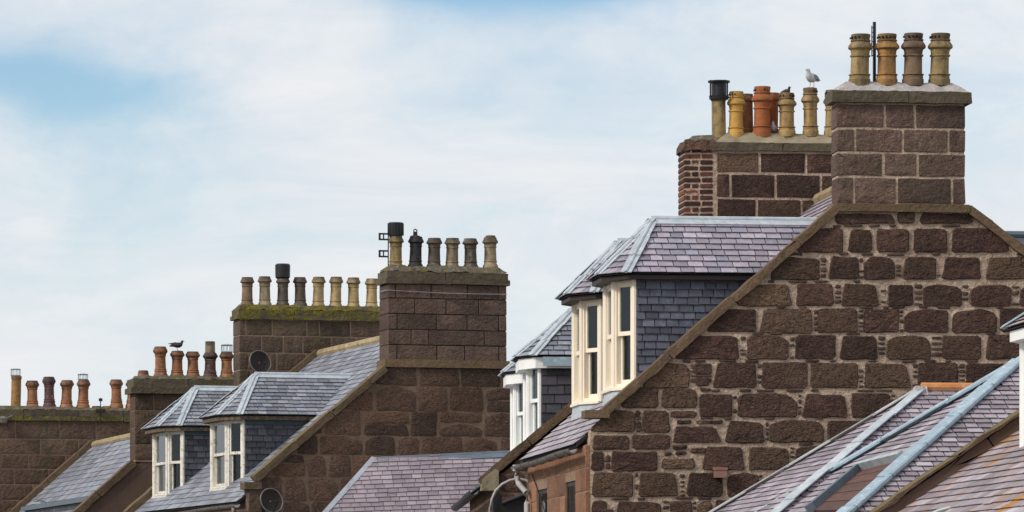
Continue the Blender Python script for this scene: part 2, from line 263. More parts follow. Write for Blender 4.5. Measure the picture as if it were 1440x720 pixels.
material('paving', [(0.20, 0.19, 0.175), (0.15, 0.14, 0.13)], rough=0.9, scale=3, bump=0.3, bscale=30, var=0)
material('earth', [(0.10, 0.105, 0.06), (0.07, 0.08, 0.045)], rough=0.95, scale=0.5, bump=0.3, bscale=3, var=0)

# ------------------------------------------------------------------ helpers
def tag(o, label=None, cat=None, group=None, kind=None):
    if label: o['label'] = label
    if cat: o['category'] = cat
    if group: o['group'] = group
    if kind: o['kind'] = kind
    return o

def mesh_obj(name, verts, faces, mat, parent=None, smooth=False):
    me = bpy.data.meshes.new(name); me.from_pydata([tuple(v) for v in verts], [], faces); me.update()
    if mat: me.materials.append(M[mat] if isinstance(mat, str) else mat)
    if smooth:
        me.polygons.foreach_set('use_smooth', [True] * len(me.polygons))
    o = bpy.data.objects.new(name, me); COL.objects.link(o)
    if parent is not None: o.parent = parent
    return o

def empty(name, loc=(0, 0, 0), rz=0.0, parent=None):
    o = bpy.data.objects.new(name, None); COL.objects.link(o); o.location = loc; o.rotation_euler = (0, 0, rz)
    o.empty_display_size = 0.3
    if parent is not None: o.parent = parent
    return o

class MB:
    def __init__(s): s.v = []; s.f = []
    def add(s, verts, faces):
        k = len(s.v); s.v += [Vector(p) for p in verts]; s.f += [[i + k for i in fc] for fc in faces]
    def box(s, a, b):
        x0, y0, z0 = a; x1, y1, z1 = b
        s.add([(x0, y0, z0), (x1, y0, z0), (x1, y1, z0), (x0, y1, z0), (x0, y0, z1), (x1, y0, z1), (x1, y1, z1), (x0, y1, z1)],
              [(0, 3, 2, 1), (4, 5, 6, 7), (0, 1, 5, 4), (1, 2, 6, 5), (2, 3, 7, 6), (3, 0, 4, 7)])
    def obox(s, o, ax, ay, az):
        o = Vector(o); ax = Vector(ax); ay = Vector(ay); az = Vector(az)
        s.add([o, o + ax, o + ax + ay, o + ay, o + az, o + ax + az, o + ax + ay + az, o + ay + az],
              [(0, 3, 2, 1), (4, 5, 6, 7), (0, 1, 5, 4), (1, 2, 6, 5), (2, 3, 7, 6), (3, 0, 4, 7)])
    def prism(s, pts, ext):
        n = len(pts); ext = Vector(ext); pts = [Vector(p) for p in pts]
        s.add(pts + [p + ext for p in pts], [list(range(n))[::-1], list(range(n, 2 * n))] + [(i, (i + 1) % n, n + (i + 1) % n, n + i) for i in range(n)])
    def tube(s, path, r, n=10, cap=True):
        path = [Vector(p) for p in path]; rings = []
        for i, p in enumerate(path):
            d = (path[min(i + 1, len(path) - 1)] - path[max(i - 1, 0)]).normalized()
            a = d.cross(Vector((0, 0, 1)))
            if a.length < 0.1: a = d.cross(Vector((0, 1, 0)))
            a.normalize(); b = d.cross(a)
            rr = r[i] if isinstance(r, (list, tuple)) else r
            rings.append([p + a * rr * math.cos(2 * math.pi * k / n) + b * rr * math.sin(2 * math.pi * k / n) for k in range(n)])
        s.loft(rings, cap)
    def loft(s, rings, cap=True):
        n = len(rings[0]); vs_ = [p for r in rings for p in r]; fs = []
        for i in range(len(rings) - 1):
            for k in range(n): fs.append((i * n + k, i * n + (k + 1) % n, (i + 1) * n + (k + 1) % n, (i + 1) * n + k))
        if cap: fs.append(list(range(n))[::-1]); fs.append([(len(rings) - 1) * n + k for k in range(n)])
        s.add(vs_, fs)
    def lathe(s, c, prof, n=18, ph=0.0, lean=(0, 0), cap=False):
        c = Vector(c)
        s.loft([[c + Vector((r * math.cos(2 * math.pi * k / n + ph) + lean[0] * h, r * math.sin(2 * math.pi * k / n + ph) + lean[1] * h, h)) for k in range(n)] for h, r in prof], cap)
    def build(s, name, mat, parent=None, smooth=False):
        return mesh_obj(name, s.v, s.f, mat, parent, smooth)

def smooth_angle(o, deg=35):
    me = o.data
    me.polygons.foreach_set('use_smooth', [True] * len(me.polygons))
    try: me.set_sharp_from_angle(angle=math.radians(deg))
    except Exception: pass
    return o

class Frame:
    """local axes of one building: u along its gable (to the right), v away from the viewer, z up"""
    def __init__(s, px, D, ang):
        s.ang = math.radians(ang); s.o = Vector(((px - CX) / F * D, D)); s.u = Vector((math.cos(s.ang), math.sin(s.ang))); s.v = Vector((-math.sin(s.ang), math.cos(s.ang)))
    def hit(s, px, py, p0, n):
        a, b = (px - CX) / F, (HY - py) / F
        d = Vector((Vector((a, 1)).dot(s.u), Vector((a, 1)).dot(s.v), b))
        c = Vector(((-s.o).dot(s.u), (-s.o).dot(s.v), CAMZ))
        n = Vector(n); t = (Vector(p0) - c).dot(n) / d.dot(n)
        return c + d * t
    def V(s, px, py, v=0.0): return s.hit(px, py, (0, v, 0), (0, 1, 0))
    def U(s, px, py, u=0.0): return s.hit(px, py, (u, 0, 0), (1, 0, 0))
    def px(s, p):
        w = s.o + s.u * p[0] + s.v * p[1]
        return CX + F * w.x / w.y, HY - F * (p[2] - CAMZ) / w.y
    def root(s, name): return empty(name, (s.o.x, s.o.y, 0), s.ang)

def clip(poly, region):
    """Sutherland-Hodgman, region convex and counter-clockwise"""
    out = list(poly)
    for i in range(len(region)):
        a, b = region[i], region[(i + 1) % len(region)]
        ex, ey = b[0] - a[0], b[1] - a[1]
        inp, out = out, []
        if not inp: return []
        for j in range(len(inp)):
            p, q = inp[j], inp[(j + 1) % len(inp)]
            dp = ex * (p[1] - a[1]) - ey * (p[0] - a[0]); dq = ex * (q[1] - a[1]) - ey * (q[0] - a[0])
            if dp >= 0: out.append(p)
            if (dp >= 0) != (dq >= 0):
                t = dp / (dp - dq); out.append((p[0] + (q[0] - p[0]) * t, p[1] + (q[1] - p[1]) * t))
    return out

def area(poly): return 0.5 * sum(poly[i][0] * poly[(i + 1) % len(poly)][1] - poly[(i + 1) % len(poly)][0] * poly[i][1] for i in range(len(poly)))
def ccw(poly): return poly if area(poly) > 0 else poly[::-1]

def roughen(poly, rng, seg=0.13, jit=0.010, cham=0.03):
    """cut the corners and make the edges uneven"""
    n = len(poly); pts = []
    for i in range(n):
        p0, p, p1 = poly[i - 1], poly[i], poly[(i + 1) % n]
        for q in (p0, p1):
            d = math.hypot(q[0] - p[0], q[1] - p[1]); c = min(cham * rng.uniform(0.5, 1.5), d * 0.3) / max(d, 1e-6)
            pts.append((p[0] + (q[0] - p[0]) * c, p[1] + (q[1] - p[1]) * c))
    out = []
    for i in range(len(pts)):
        p, q = pts[i], pts[(i + 1) % len(pts)]; d = math.hypot(q[0] - p[0], q[1] - p[1])
        k = max(1, int(d / seg))
        for j in range(k):
            t = j / k
            out.append((p[0] + (q[0] - p[0]) * t + rng.uniform(-jit, jit), p[1] + (q[1] - p[1]) * t + rng.uniform(-jit, jit)))
    return out

def stone(out, fmap, proud, bevel, rough, rng, back=0.04):
    """a stone: irregular outline in the wall plane, rounded arris, uneven face; returns verts, faces"""
    n = len(out); cx = sum(p[0] for p in out) / n; cy = sum(p[1] for p in out) / n
    def inset(p, b):
        d = math.hypot(p[0] - cx, p[1] - cy); k = min(b / max(d, 1e-6), 0.45); return (p[0] + (cx - p[0]) * k, p[1] + (cy - p[1]) * k)
    V = []
    V += [fmap(p[0], p[1], -back) for p in out]
    V += [fmap(p[0], p[1], proud * 0.5) for p in out]
    V += [fmap(*inset(p, bevel), proud + rng.uniform(-.3, .3) * rough) for p in out]
    V += [fmap(cx + (p[0] - cx) * rng.uniform(.4, .62), cy + (p[1] - cy) * rng.uniform(.4, .62), proud + rng.uniform(-.2, 1) * rough) for p in out]
    V.append(fmap(cx, cy, proud + rng.uniform(0, .8) * rough))
    Fs = []
    for r in range(3):
        for i in range(n): Fs.append((r * n + i, r * n + (i + 1) % n, (r + 1) * n + (i + 1) % n, (r + 1) * n + i))
    for i in range(n): Fs.append((3 * n + i, 3 * n + (i + 1) % n, 4 * n))
    return V, Fs

def gable_map(v0): return lambda a, b, d: Vector((a, v0 - d, b))
def side_map(u0): return lambda a, b, d: Vector((u0 - d, a, b))

def add_stone(name, poly, fmap, mat, parent, rng, proud=0.03, bevel=0.02, rough=0.012, seg=0.14, jit=0.01, cham=0.03, back=0.04, mb=None):
    poly = ccw(poly)
    out = roughen(poly, rng, seg, jit, cham)
    V, Fs = stone(out, fmap, proud, bevel, rough, rng, back)
    if mb is not None: mb.add(V, Fs); return None
    return smooth_angle(mesh_obj(name, V, Fs, mat, parent), 32)

def rubble_field(region, fmap, mat, parent, rng, course=(0.3, 0.42), width=(0.35, 0.8), joint=0.02, name='stone', z0=None, **kw):
    """coursed rubble inside a convex region; stones are parts"""
    region = ccw(region)
    zs = [p[1] for p in region]; xs = [p[0] for p in region]
    z = (min(zs) if z0 is None else z0)
    while z < max(zs) - 0.03:
        h = rng.uniform(*course); x = min(xs) - rng.uniform(0, 0.4)
        while x < max(xs):
            w = rng.uniform(*width)
            parts = [(x, x + w, z, z + h)]
            if rng.random() < 0.18: 
                k = rng.uniform(0.35, 0.65); parts = [(x, x + w, z, z + h * k), (x, x + w, z + h * k, z + h)]
            for (a, b, c, d) in parts:
                j = joint * rng.uniform(0.5, 1.1); q = 0.14 * h
                poly = [(a + j + rng.uniform(0, q) * .5, c + j), (b - j - rng.uniform(0, q) * .5, c + j), (b - j - rng.uniform(0, q), d - j), (a + j + rng.uniform(0, q), d - j)]
                if rng.random() < 0.3: poly.insert(3, ((a + b) / 2, d - j * .3)); poly[2] = (poly[2][0], poly[2][1] - h * rng.uniform(.05, .3)); poly[4] = (poly[4][0], poly[4][1] - h * rng.uniform(.05, .3))
                cl = clip(poly, region)
                if len(cl) >= 3 and area(cl) > 0.012: add_stone(name, cl, fmap, mat, parent, rng, **kw)
            x += w
        z += h

def slate_field(poly3, sdir, mat, parent, rng, w=0.25, e=0.13, th=0.008, gap=0.011, want=None, name='slate', wj=0.18, inset=0.0, lift=0.004, odd=0.03):
    """slates laid in courses on a convex planar polygon; sdir runs along the courses.
    want(centre) tells which slates become parts of their own, the rest is joined into one mesh"""
    P = [Vector(p) for p in poly3]; o = P[0]
    n = Vector((0, 0, 0))
    for i in range(len(P)): n += (P[i] - o).cross(P[(i + 1) % len(P)] - o)
    n.normalize(); s = Vector(sdir).normalized(); s = (s - n * s.dot(n)).normalized(); t = n.cross(s)
    if t.z < 0: t = -t
    nn = s.cross(t)
    # outward = up or towards the viewer
    if (nn.z < -0.01) or (abs(nn.z) <= 0.01 and nn.y > 0): nn = -nn
    reg = ccw([((p - o).dot(s), (p - o).dot(t)) for p in P])
    ss = [p[0] for p in reg]; ts = [p[1] for p in reg]
    rest = MB(); cnt = 0
    t0 = min(ts); row = 0
    while t0 < max(ts):
        x = min(ss) - (0.5 * w if row % 2 else 0.0) - rng.uniform(0, 0.15) * w - 0.02
        while x < max(ss):
            ww = w * rng.uniform(1 - wj, 1 + wj)
            j0 = rng.uniform(-.004, .004) + (rng.uniform(-.02, .0) if rng.random() < odd else 0)
            hl = 1.35 * e
            a, b = x + gap * .5, x + ww - gap * .5
            tl, tr = t0 + j0, t0 + j0 + rng.uniform(-.003, .003)
            pl = clip([(a, tl), (b, tr), (b, t0 + hl), (a, t0 + hl)], reg)
            x += ww
            if len(pl) < 3 or area(pl) < 0.12 * w * e: continue
            k = rng.uniform(-.15, .15)
            def hgt(p): return lift + th * 3.4 * (1 - (p[1] - t0) / hl) + k * th * ((p[0] - a) / ww - .5)
            top = [o + s * p[0] + t * p[1] + nn * (hgt(p) + th * 0.5) for p in pl]
            bot = [o + s * p[0] + t * p[1] + nn * (hgt(p) - th * 0.5) for p in pl]
            m = len(pl); vs_ = top + bot; fs = [list(range(m))] + [(i, m + i, m + (i + 1) % m, (i + 1) % m) for i in range(m)]
            c = sum(top, Vector()) / m
            if want is not None and want(c):
                mesh_obj(name, vs_, fs, mat, parent); cnt += 1
            else: rest.add(vs_, fs)
        t0 += e; row += 1
    if rest.v:
        r = rest.build('slates', mat, parent); r['kind'] = 'stuff'
    return cnt

def coping(parent, path_a, path_b, thick, v0, v1, mat, rng, seg=0.9, name='coping_stone'):
    """raised skew stones laid end to end along a slope in the gable plane"""
    A, B = Vector(path_a), Vector(path_b); d = B - A; Ltot = d.length; d.normalize(); nrm = Vector((-d.z, 0, d.x))
    if nrm.z < 0: nrm = -nrm
    x = 0.0
    while x < Ltot - 0.02:
        l = min(seg * rng.uniform(.85, 1.15), Ltot - x)
        if Ltot - x - l < 0.25: l = Ltot - x
        p = A + d * (x + 0.006); q = A + d * (x + l - 0.006); j = rng.uniform(-.012, .012)
        poly = [(p.x, p.z), (q.x, q.z), (q.x + nrm.x * (thick + j), q.z + nrm.z * (thick + j)), (p.x + nrm.x * (thick + j), p.z + nrm.z * (thick + j))]
        out = roughen(ccw(poly), rng, 0.15, 0.007, 0.014)
        V, Fs = stone(out, gable_map(v0), 0.0, 0.012, 0.004, rng, back=v1 - v0)
        k = len(out); Fs.append(list(range(k)))
        smooth_angle(mesh_obj(name, V, Fs, mat, parent), 40)
        x += l

def strip(mb, p, q, up, w, th, side=None):
    """flat band from p to q lying on a slope"""
    p, q, up = Vector(p), Vector(q), Vector(up).normalized(); d = (q - p).normalized(); s = d.cross(up).normalized(); up = s.cross(d).normalized()
    mb.obox(p - s * w * .5, q - p, s * w, up * th)

# ------------------------------------------------------------------ chimney pots
PROF = {
 'crown': [(0, .88), (.045, .88), (.06, .82), (.115, .82), (.12, .70), (.13, .70), (.135, .88), (.155, .88), (.16, .74), (.52, .72), (.525, .82), (.555, .82), (.56, .72), (.66, .78), (.70, .99), (.74, 1.0), (.78, .92), (.845, .72), (.85, .81), (.875, .81), (.88, .72), (.98, .78), (1.0, .74)],
 'roll': [(0, 1.0), (.07, .95), (.13, .80), (.18, .78), (.19, .85), (.215, .85), (.225, .78), (.66, .73), (.67, .80), (.70, .80), (.71, .75), (.79, .80), (.82, 1.0), (.86, 1.0), (.96, .80), (1.0, .80)],
 'flare': [(0, 1.0), (.08, .98), (.17, .80), (.19, .87), (.22, .87), (.24, .78), (.28, .83), (.30, .74), (.68, .70), (.69, .78), (.72, .78), (.73, .74), (.78, .84), (.83, 1.0), (.88, 1.0), (.95, .84), (1.0, .76)],
 'pipe': [(0, 1.0), (.9, .98), (.91, 1.06), (1.0, 1.06)],
 'plain': [(0, .95), (.08, .95), (.1, .82), (.8, .78), (.82, .92), (.9, .92), (.93, .82), (1.0, .82)],
 'stub': [(0, 1.0), (.85, .8), (.9, .78), (1.0, .72)],
}
def pot(fr, parent, px, ytop, ybase, hw, style, mat, v, rng, label=None, n=None):
    b = fr.V(px, ybase, v); t = fr.V(px, ytop, v); h = t.z - b.z
    r = hw / (F / (fr.o.y + v * fr.v.y + b.x * fr.u.y))
    prof = [(a * h, q * r) for a, q in PROF[style]]
    prof = [(-0.06, prof[0][1])] + prof + [(h * .995, prof[-1][1] * .8), (h * .7, prof[-1][1] * .72)]
    n = n or (16 if style != 'crown' else 18)
    mb = MB(); mb.lathe((b.x, b.y, b.z), prof, n, rng.uniform(0, 1), (rng.uniform(-.03, .03), rng.uniform(-.02, .02)))
    o = mb.build('chimney_pot', mat, parent); smooth_angle(o, 38)
    me = o.data; me.materials.append(M['pot_inside'])
    for p in me.polygons[-n * 2:]: p.material_index = 1
    if style == 'crown':                                       # row of vent holes under the rim
        hb = MB(); rr = PROF['crown'][-2][1] * r
        for k in range(14):
            a = 2 * math.pi * k / 14
            if rng.random() < .15: continue
            c = Vector((b.x + rr * math.cos(a), b.y + rr * math.sin(a), b.z + h * .925)); tng = Vector((-math.sin(a), math.cos(a), 0)); nr = Vector((math.cos(a), math.sin(a), 0))
            hb.obox(c - tng * .012 - nr * .02 - Vector((0, 0, .012)), tng * .024, nr * .0215, (0, 0, .024))
        hb.build('vent_holes', 'pot_inside', parent)['kind'] = 'stuff'
    if label: o['label'] = label
    return Vector((b.x, b.y, t.z)), r, h

def cage(fr, parent, c, r, h):
    """bright wire guard on top of a pot"""
    mb = MB(); c = Vector(c)
    for k in range(10):
        a = 2 * math.pi * k / 10; p = Vector((r * math.cos(a), r * math.sin(a), 0)); mb.tube([c + p, c + p + Vector((0, 0, h))], 0.008, 5)
    for z in (0.02, h): mb.tube([c + Vector((r * math.cos(a), r * math.sin(a), z)) for a in [2 * math.pi * k / 20 for k in range(21)]], 0.014, 5)
    mb.lathe(c + Vector((0, 0, h)), [(0, r), (0.012, r), (0.03, .02)], 14)
    return mb.build('wire_guard', 'chrome', parent)

def blocks(fr, parent, v, u0, u1, depth, courses, mat, rng, joint=0.012, proud=0.02, jit=0.003, cham=0.008, rough=0.004, name='stone_block', bevel=0.008, seg=0.16):
    """courses: (ytop, ybot, [joint columns]) in photo pixels on plane v"""
    for (yt, yb, js) in courses:
        zt, zb = fr.V((0 + 720), yt, v).z, fr.V(720, yb, v).z
        um = (u0 + u1) / 2
        pxm = fr.px((um, v, zb))[0]
        zt = fr.V(pxm, yt, v).z; zb = fr.V(pxm, yb, v).z
        xs = [u0] + [fr.V(j, yb, v).x for j in js] + [u1]
        for i in range(len(xs) - 1):
            a = xs[i] + (joint * .5 if i else 0); b = xs[i + 1] - (joint * .5 if i < len(xs) - 2 else 0)
            if b - a < .03: continue
            edge = (i == 0 or i == len(xs) - 2)
            add_stone(name, [(a, zb + joint * .5), (b, zb + joint * .5), (b, zt - joint * .5), (a, zt - joint * .5)], gable_map(v), mat, parent, rng,
                      proud=proud, bevel=bevel, rough=rough, seg=seg, jit=jit, cham=cham, back=(depth if edge else 0.1))

def slab(mb, u0, u1, v0, v1, z0, z1, top=0.0):
    """block whose top is drawn in by top on every side"""
    mb.add([(u0, v0, z0), (u1, v0, z0), (u1, v1, z0), (u0, v1, z0), (u0 + top, v0 + top, z1), (u1 - top, v0 + top, z1), (u1 - top, v1 - top, z1), (u0 + top, v1 - top, z1)],
           [(0, 3, 2, 1), (4, 5, 6, 7), (0, 1, 5, 4), (1, 2, 6, 5), (2, 3, 7, 6), (3, 0, 4, 7)])

def rough_slab(name, u0, u1, v0, v1, z0, z1, mat, parent, rng, top=0.0, amp=0.008, nseg=14):
    """a course of cap stone or mortar bedding with an uneven outline"""
    mb = MB(); rings = []
    for (z, ins) in ((z0, 0.0), (z0 + (z1 - z0) * .5, top * .45), (z1, top)):
        ring = []
        a0, a1, b0, b1 = u0 + ins, u1 - ins, v0 + ins, v1 - ins
        for k in range(nseg): ring.append(Vector((a0 + (a1 - a0) * k / nseg, b0, z)))
        for k in range(3): ring.append(Vector((a1, b0 + (b1 - b0) * k / 3, z)))
        for k in range(nseg): ring.append(Vector((a1 - (a1 - a0) * k / nseg, b1, z)))
        for k in range(3): ring.append(Vector((a0, b1 - (b1 - b0) * k / 3, z)))
        rings.append([p + Vector((rng.uniform(-amp, amp), rng.uniform(-amp, amp), rng.uniform(-amp, amp))) for p in ring])
    mb.loft(rings)
    return smooth_angle(mb.build(name, mat, parent), 35)

# ------------------------------------------------------------------ windows and dormers
def window(parent, p0, p1, zb, zt, out, mat, jw=0.07, curtain=None, lower_reveal=None, mid=0.5, glazing=0, sashm=None):
    """sash window filling the face p0-p1 (plan points) of a bay; out = outward plan vector"""
    p0, p1 = Vector((p0[0], p0[1], 0)), Vector((p1[0], p1[1], 0)); t = (p1 - p0); W = t.length; t.normalize(); n = Vector((-t.y, t.x, 0))
    if n.dot(Vector((out[0], out[1], 0))) < 0: n = -n
    z = Vector((0, 0, 1)); sashm = sashm or mat
    def bx(mb, a, b, z0, z1, d0, d1): mb.obox(p0 + t * a + n * d0 + z * z0, t * (b - a), n * (d1 - d0), z * (z1 - z0))
    fr_ = MB()
    bx(fr_, 0.0, jw, zb, zt, -.12, 0); bx(fr_, W - jw, W, zb, zt, -.12, 0)
    bx(fr_, jw, W - jw, zt - .09, zt, -.12, -.004); bx(fr_, jw, W - jw, zb, zb + .05, -.12, -.004)
    bx(fr_, -.02, W + .02, zb - .035, zb, -.12, .045)
    fr_.build('window_frame', mat, parent)
    zi0, zi1 = zb + .05, zt - .09; zm = zi0 + (zi1 - zi0) * mid
    for k, (z0, z1, d0, d1) in enumerate(((zm - .025, zi1, -.065, -.025), (zi0, zm + .025, -.11, -.07))):
        s_ = MB(); st = 0.035
        bx(s_, jw, jw + st, z0, z1, d0, d1); bx(s_, W - jw - st, W - jw, z0, z1, d0, d1)
        bx(s_, jw + st, W - jw - st, z1 - .045, z1, d0, d1); bx(s_, jw + st, W - jw - st, z0, z0 + .055, d0, d1)
        for g in range(glazing):
            c = jw + st + (W - 2 * jw - 2 * st) * (g + 1) / (glazing + 1); bx(s_, c - .012, c + .012, z0 + .055, z1 - .045, d0 + .006, d1 - .006)
        s_.build('sash', sashm, parent)
        g_ = MB(); bx(g_, jw + st, W - jw - st, z0 + .055, z1 - .045, (d0 + d1) / 2 - .002, (d0 + d1) / 2 + .002)
        g_.build('pane', 'glass', parent)
    def drape(a, b, z0, z1, m, d):
        mb = MB(); k = 14; lo, hi = [], []
        for i in range(k + 1):
            q = p0 + t * (a + (b - a) * i / k) + n * (d + .018 * math.sin(i * 1.9)); lo.append(q + z * z0); hi.append(q + z * z1)
        mb.add(lo + hi, [(i, i + 1, k + 2 + i, k + 1 + i) for i in range(k)]); mb.build('curtain', m, parent, True)
    if lower_reveal:
        a, b, m = lower_reveal; drape(jw + (W - 2 * jw) * a, jw + (W - 2 * jw) * b, zi0, zm, m, -.125)  # cream sheet added behind the lower pane to stand in for the jamb reveal
    if curtain:
        for (a, b, m) in curtain: drape(jw + (W - 2 * jw) * a, jw + (W - 2 * jw) * b, zm if m == 'curtain_teal' else zi0, zi1, m, -.20)

def dormer(house, zroof, vc, uc, cant_u, cant_v, front_v, zb, zt, apex_u, zr, over, paint, cheek_mat, roof_mat, leadm, board, rng, sl_w, sl_e, parts_want, curtains=None, reveal=None,
           apron='lead', cheek_w=None, cheek_e=None, fascia_h=0.07, ridge_th=0.05, fascia_mat=None, jw=0.07, moldings=True, cheek_board=None):
    """bay-fronted dormer whose front looks to -u. vc: v of the near cheek; wall plan: (uc,vc) (cant_u,cant_v) (cant_u,front_v) mirrored"""
    vm = (cant_v + front_v) / 2; vf = 2 * vm - vc
    plan = [(uc, vc), (cant_u, cant_v), (cant_u, front_v), (uc, vf)]
    inv = lambda z: (z - zroof(0)) / (zroof(1) - zroof(0))      # u where the main roof reaches height z
    uh = inv(zt)
    d = None
    for v0, v1 in ((vc, vc + .06), (vf - .06, vf)):
        body = MB()
        body.prism([(uc, v0, zroof(uc) - .1), (uc, v0, zt), (uh + .15, v0, zt), (uh + .15, v0, zroof(uh + .15) - .1)], (0, v1 - v0, 0))
        if d is None: d = body.build('dormer', 'interior', house)
        else: body.build('far_cheek', 'interior', d)
    # floor under the bay and back of the room
    fl = MB(); fl.prism([(p[0] + .02, p[1], zb - .01) for p in plan], (0, 0, .02)); fl.box((uc + .55, vc + .06, zb), (uc + .6, vf - .06, zt))
    fl.build('room_lining', 'interior', d)
    # apron of lead at the foot of the bay
    ap = MB(); c0 = (uc + .5, vm)
    pl = [(p[0] - .012 * (1 if i in (1, 2) else .6), p[1] + (-.01 if i < 2 else .01)) for i, p in enumerate(plan)]
    for i in range(3):
        a, b = pl[i], pl[i + 1]
        lo = lambda p: zroof(p[0]) - .03
        ap.add([(a[0], a[1], zb - .034), (b[0], b[1], zb - .034), (b[0] - .03, b[1], lo(b)), (a[0] - .03, a[1], lo(a)), (a[0] + .05, a[1], zb - .034), (b[0] + .05, b[1], zb - .034), (b[0] + .05, b[1], lo(b)), (a[0] + .05, a[1], lo(a))],
               [(0, 1, 2, 3), (4, 7, 6, 5), (0, 4, 5, 1), (3, 2, 6, 7)])
    ap.build('apron', apron, d)
    # windows
    for i in range(3):
        a, b = plan[i], plan[i + 1]; out = ((a[0] + b[0]) / 2 - c0[0], (a[1] + b[1]) / 2 - c0[1])
        window(d, a, b, zb, zt, out, paint, jw=jw, curtain=(curtains or [None] * 3)[i], lower_reveal=(reveal or [None] * 3)[i])
    for i, p in enumerate(plan):
        po = MB()
        po.lathe((p[0] + (.02 if i in (0, 3) else 0.015), p[1] + (0.02 if i == 0 else -.02 if i == 3 else 0), zb), [(0, .045), (zt - zb, .045)], 8, .4, cap=True)
        po.build('corner_post', paint, d)
    # slated cheek
    zl = zroof(uc) - .02
    poly = [(uc + .03, vc - .012, zl), (uh + .03, vc - .012, zt), (uc + .03, vc - .012, zt)]
    ub = MB(); ub.prism([(p[0], vc - .011, p[2]) for p in poly], (0, .01, 0)); ub.build('cheek', 'underlay', d)
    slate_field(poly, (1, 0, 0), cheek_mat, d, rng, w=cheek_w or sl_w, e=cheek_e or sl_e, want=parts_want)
    # eaves board and soffit
    ev = []
    for i, (a, b) in enumerate(plan):
        ev.append(((a - over * (1.0 if i in (1, 2) else .55)), b + (-over * .85 if i == 0 else -over * .45 if i == 1 else over * .45 if i == 2 else over * .85)))
    ub_ = inv(zt + .02) + .1
    ring = ev + [(ub_, ev[3][1]), (ub_, ev[0][1])]
    inner = [(p[0] + .035 * (1 if k < 4 else 0), p[1] + (.03 if k in (0, 1, 5) else -.03)) for k, p in enumerate(ring)]
    bd = MB(); bd.prism([(p[0], p[1], zt - fascia_h) for p in inner], (0, 0, fascia_h)); bd.build('eaves_board', fascia_mat or board, d)
    if cheek_board:
        cb = MB(); cb.box((uc + .03, vc - .06, zt - fascia_h - cheek_board[1]), (inv(zt - fascia_h) + .05, vc - .02, zt - fascia_h)); cb.build('cheek_board', cheek_board[0], d)
    # roof planes
    ze = zt + .012
    A = Vector((apex_u, vm, zr)); R = Vector((inv(zr) + .1, vm, zr))
    E = [Vector((p[0], p[1], ze)) for p in ev]; Bn = Vector((ub_, ev[0][1], ze)); Bf = Vector((ub_, ev[3][1], ze))
    dk = MB()
    dk.add([E[0], E[1], E[2], E[3], Bn, Bf, A, R], [(0, 6, 1), (1, 6, 2), (2, 6, 3), (0, 4, 7, 6), (3, 6, 7, 5), (0, 1, 2, 3, 5, 4)])
    dk.build('roof_deck', 'underlay', d)
    # near slope clipped where the main roof takes over
    hitn = Vector((inv(ze), ev[0][1], ze))
    slate_field([E[0], hitn, Vector((inv(zr), vm, zr)), A], (1, 0, 0), roof_mat, d, rng, w=sl_w, e=sl_e, want=parts_want)
    slate_field([E[1], E[0], A], E[0] - E[1], roof_mat, d, rng, w=sl_w * .9, e=sl_e, want=parts_want)
    slate_field([E[2], E[1], A], (0, 1, 0), roof_mat, d, rng, w=sl_w * .9, e=sl_e, want=None)
    slate_field([E[3], E[2], A], E[3] - E[2], roof_mat, d, rng, w=sl_w, e=sl_e, want=None)
    far = Vector((inv(ze), ev[3][1], ze))
    slate_field([E[3], A, Vector((inv(zr), vm, zr)), far], (1, 0, 0), roof_mat, d, rng, w=sl_w, e=sl_e, want=None)
    # lead hips and ridge
    for k in range(4):
        up = Vector((-.35 + .1 * (k in (0, 3)), (-.6, -.25, .25, .6)[k], .8))
        dirv = (E[k] - A).normalized()
        un = up.normalized(); end = E[k] + dirv * .01
        for q in range(3):
            mb = MB(); a_, b_ = A.lerp(end, q / 3), A.lerp(end, min(1, (q + 1.06) / 3)); o_ = un * (.022 + .010 * ((q + k) % 2)); j_ = Vector((rng.uniform(-.008, .008), rng.uniform(-.008, .008), 0))
            strip(mb, a_ + o_, b_ + o_ + j_, up, .15 + rng.uniform(-.015, .015), .012)
            mb.tube([a_ + o_ + un * .012, b_ + o_ + un * .012 + j_], .022, 7)
            smooth_angle(mb.build('lead_hip', leadm, d), 40)
    rd = MB(); strip(rd, A + Vector((-.02, -.055, -.025)), R + Vector((0, -.055, -.025)), (0, -.6, .8), .13, .03); strip(rd, A + Vector((-.02, .055, -.025)), R + Vector((0, .055, -.025)), (0, .6, .8), .13, .03)
    rd.tube([A + Vector((-.03, 0, .035)), R + Vector((0, 0, .035))], ridge_th * .75, 8)
    smooth_angle(rd.build('lead_ridge', leadm, d), 40)
    return d

# ------------------------------------------------------------------ ground
mesh_obj('ground', [(-1500, -300, 0), (1500, -300, 0), (1500, 2500, 0), (-1500, 2500, 0)], [(0, 1, 2, 3)], 'earth')['kind'] = 'structure'
mesh_obj('road', [(-13, -60, .004), (-4.5, -60, .004), (-5.5, 60, .004), (-9.5, 88, .004), (-16, 112, .004), (-30, 150, .004), (-38, 150, .004), (-24, 112, .004), (-17.5, 88, .004), (-13.5, 60, .004)],
         [(0, 1, 2, 9), (9, 2, 3, 8), (8, 3, 4, 7), (7, 4, 5, 6)], 'asphalt')['kind'] = 'structure'
pv = MB()
pa = [(-4.5, -60), (-5.5, 60), (-9.5, 88), (-16, 112), (-30, 150)]; pb = [(6, -60), (3, 60), (-3, 88), (-8, 112), (-22, 150)]
for i in range(4):
    pv.prism([(*pa[i], 0.0), (*pb[i], 0.0), (*pb[i + 1], 0.0), (*pa[i + 1], 0.0)], (0, 0, .12))
pv.build('pavement', 'paving')['kind'] = 'structure'

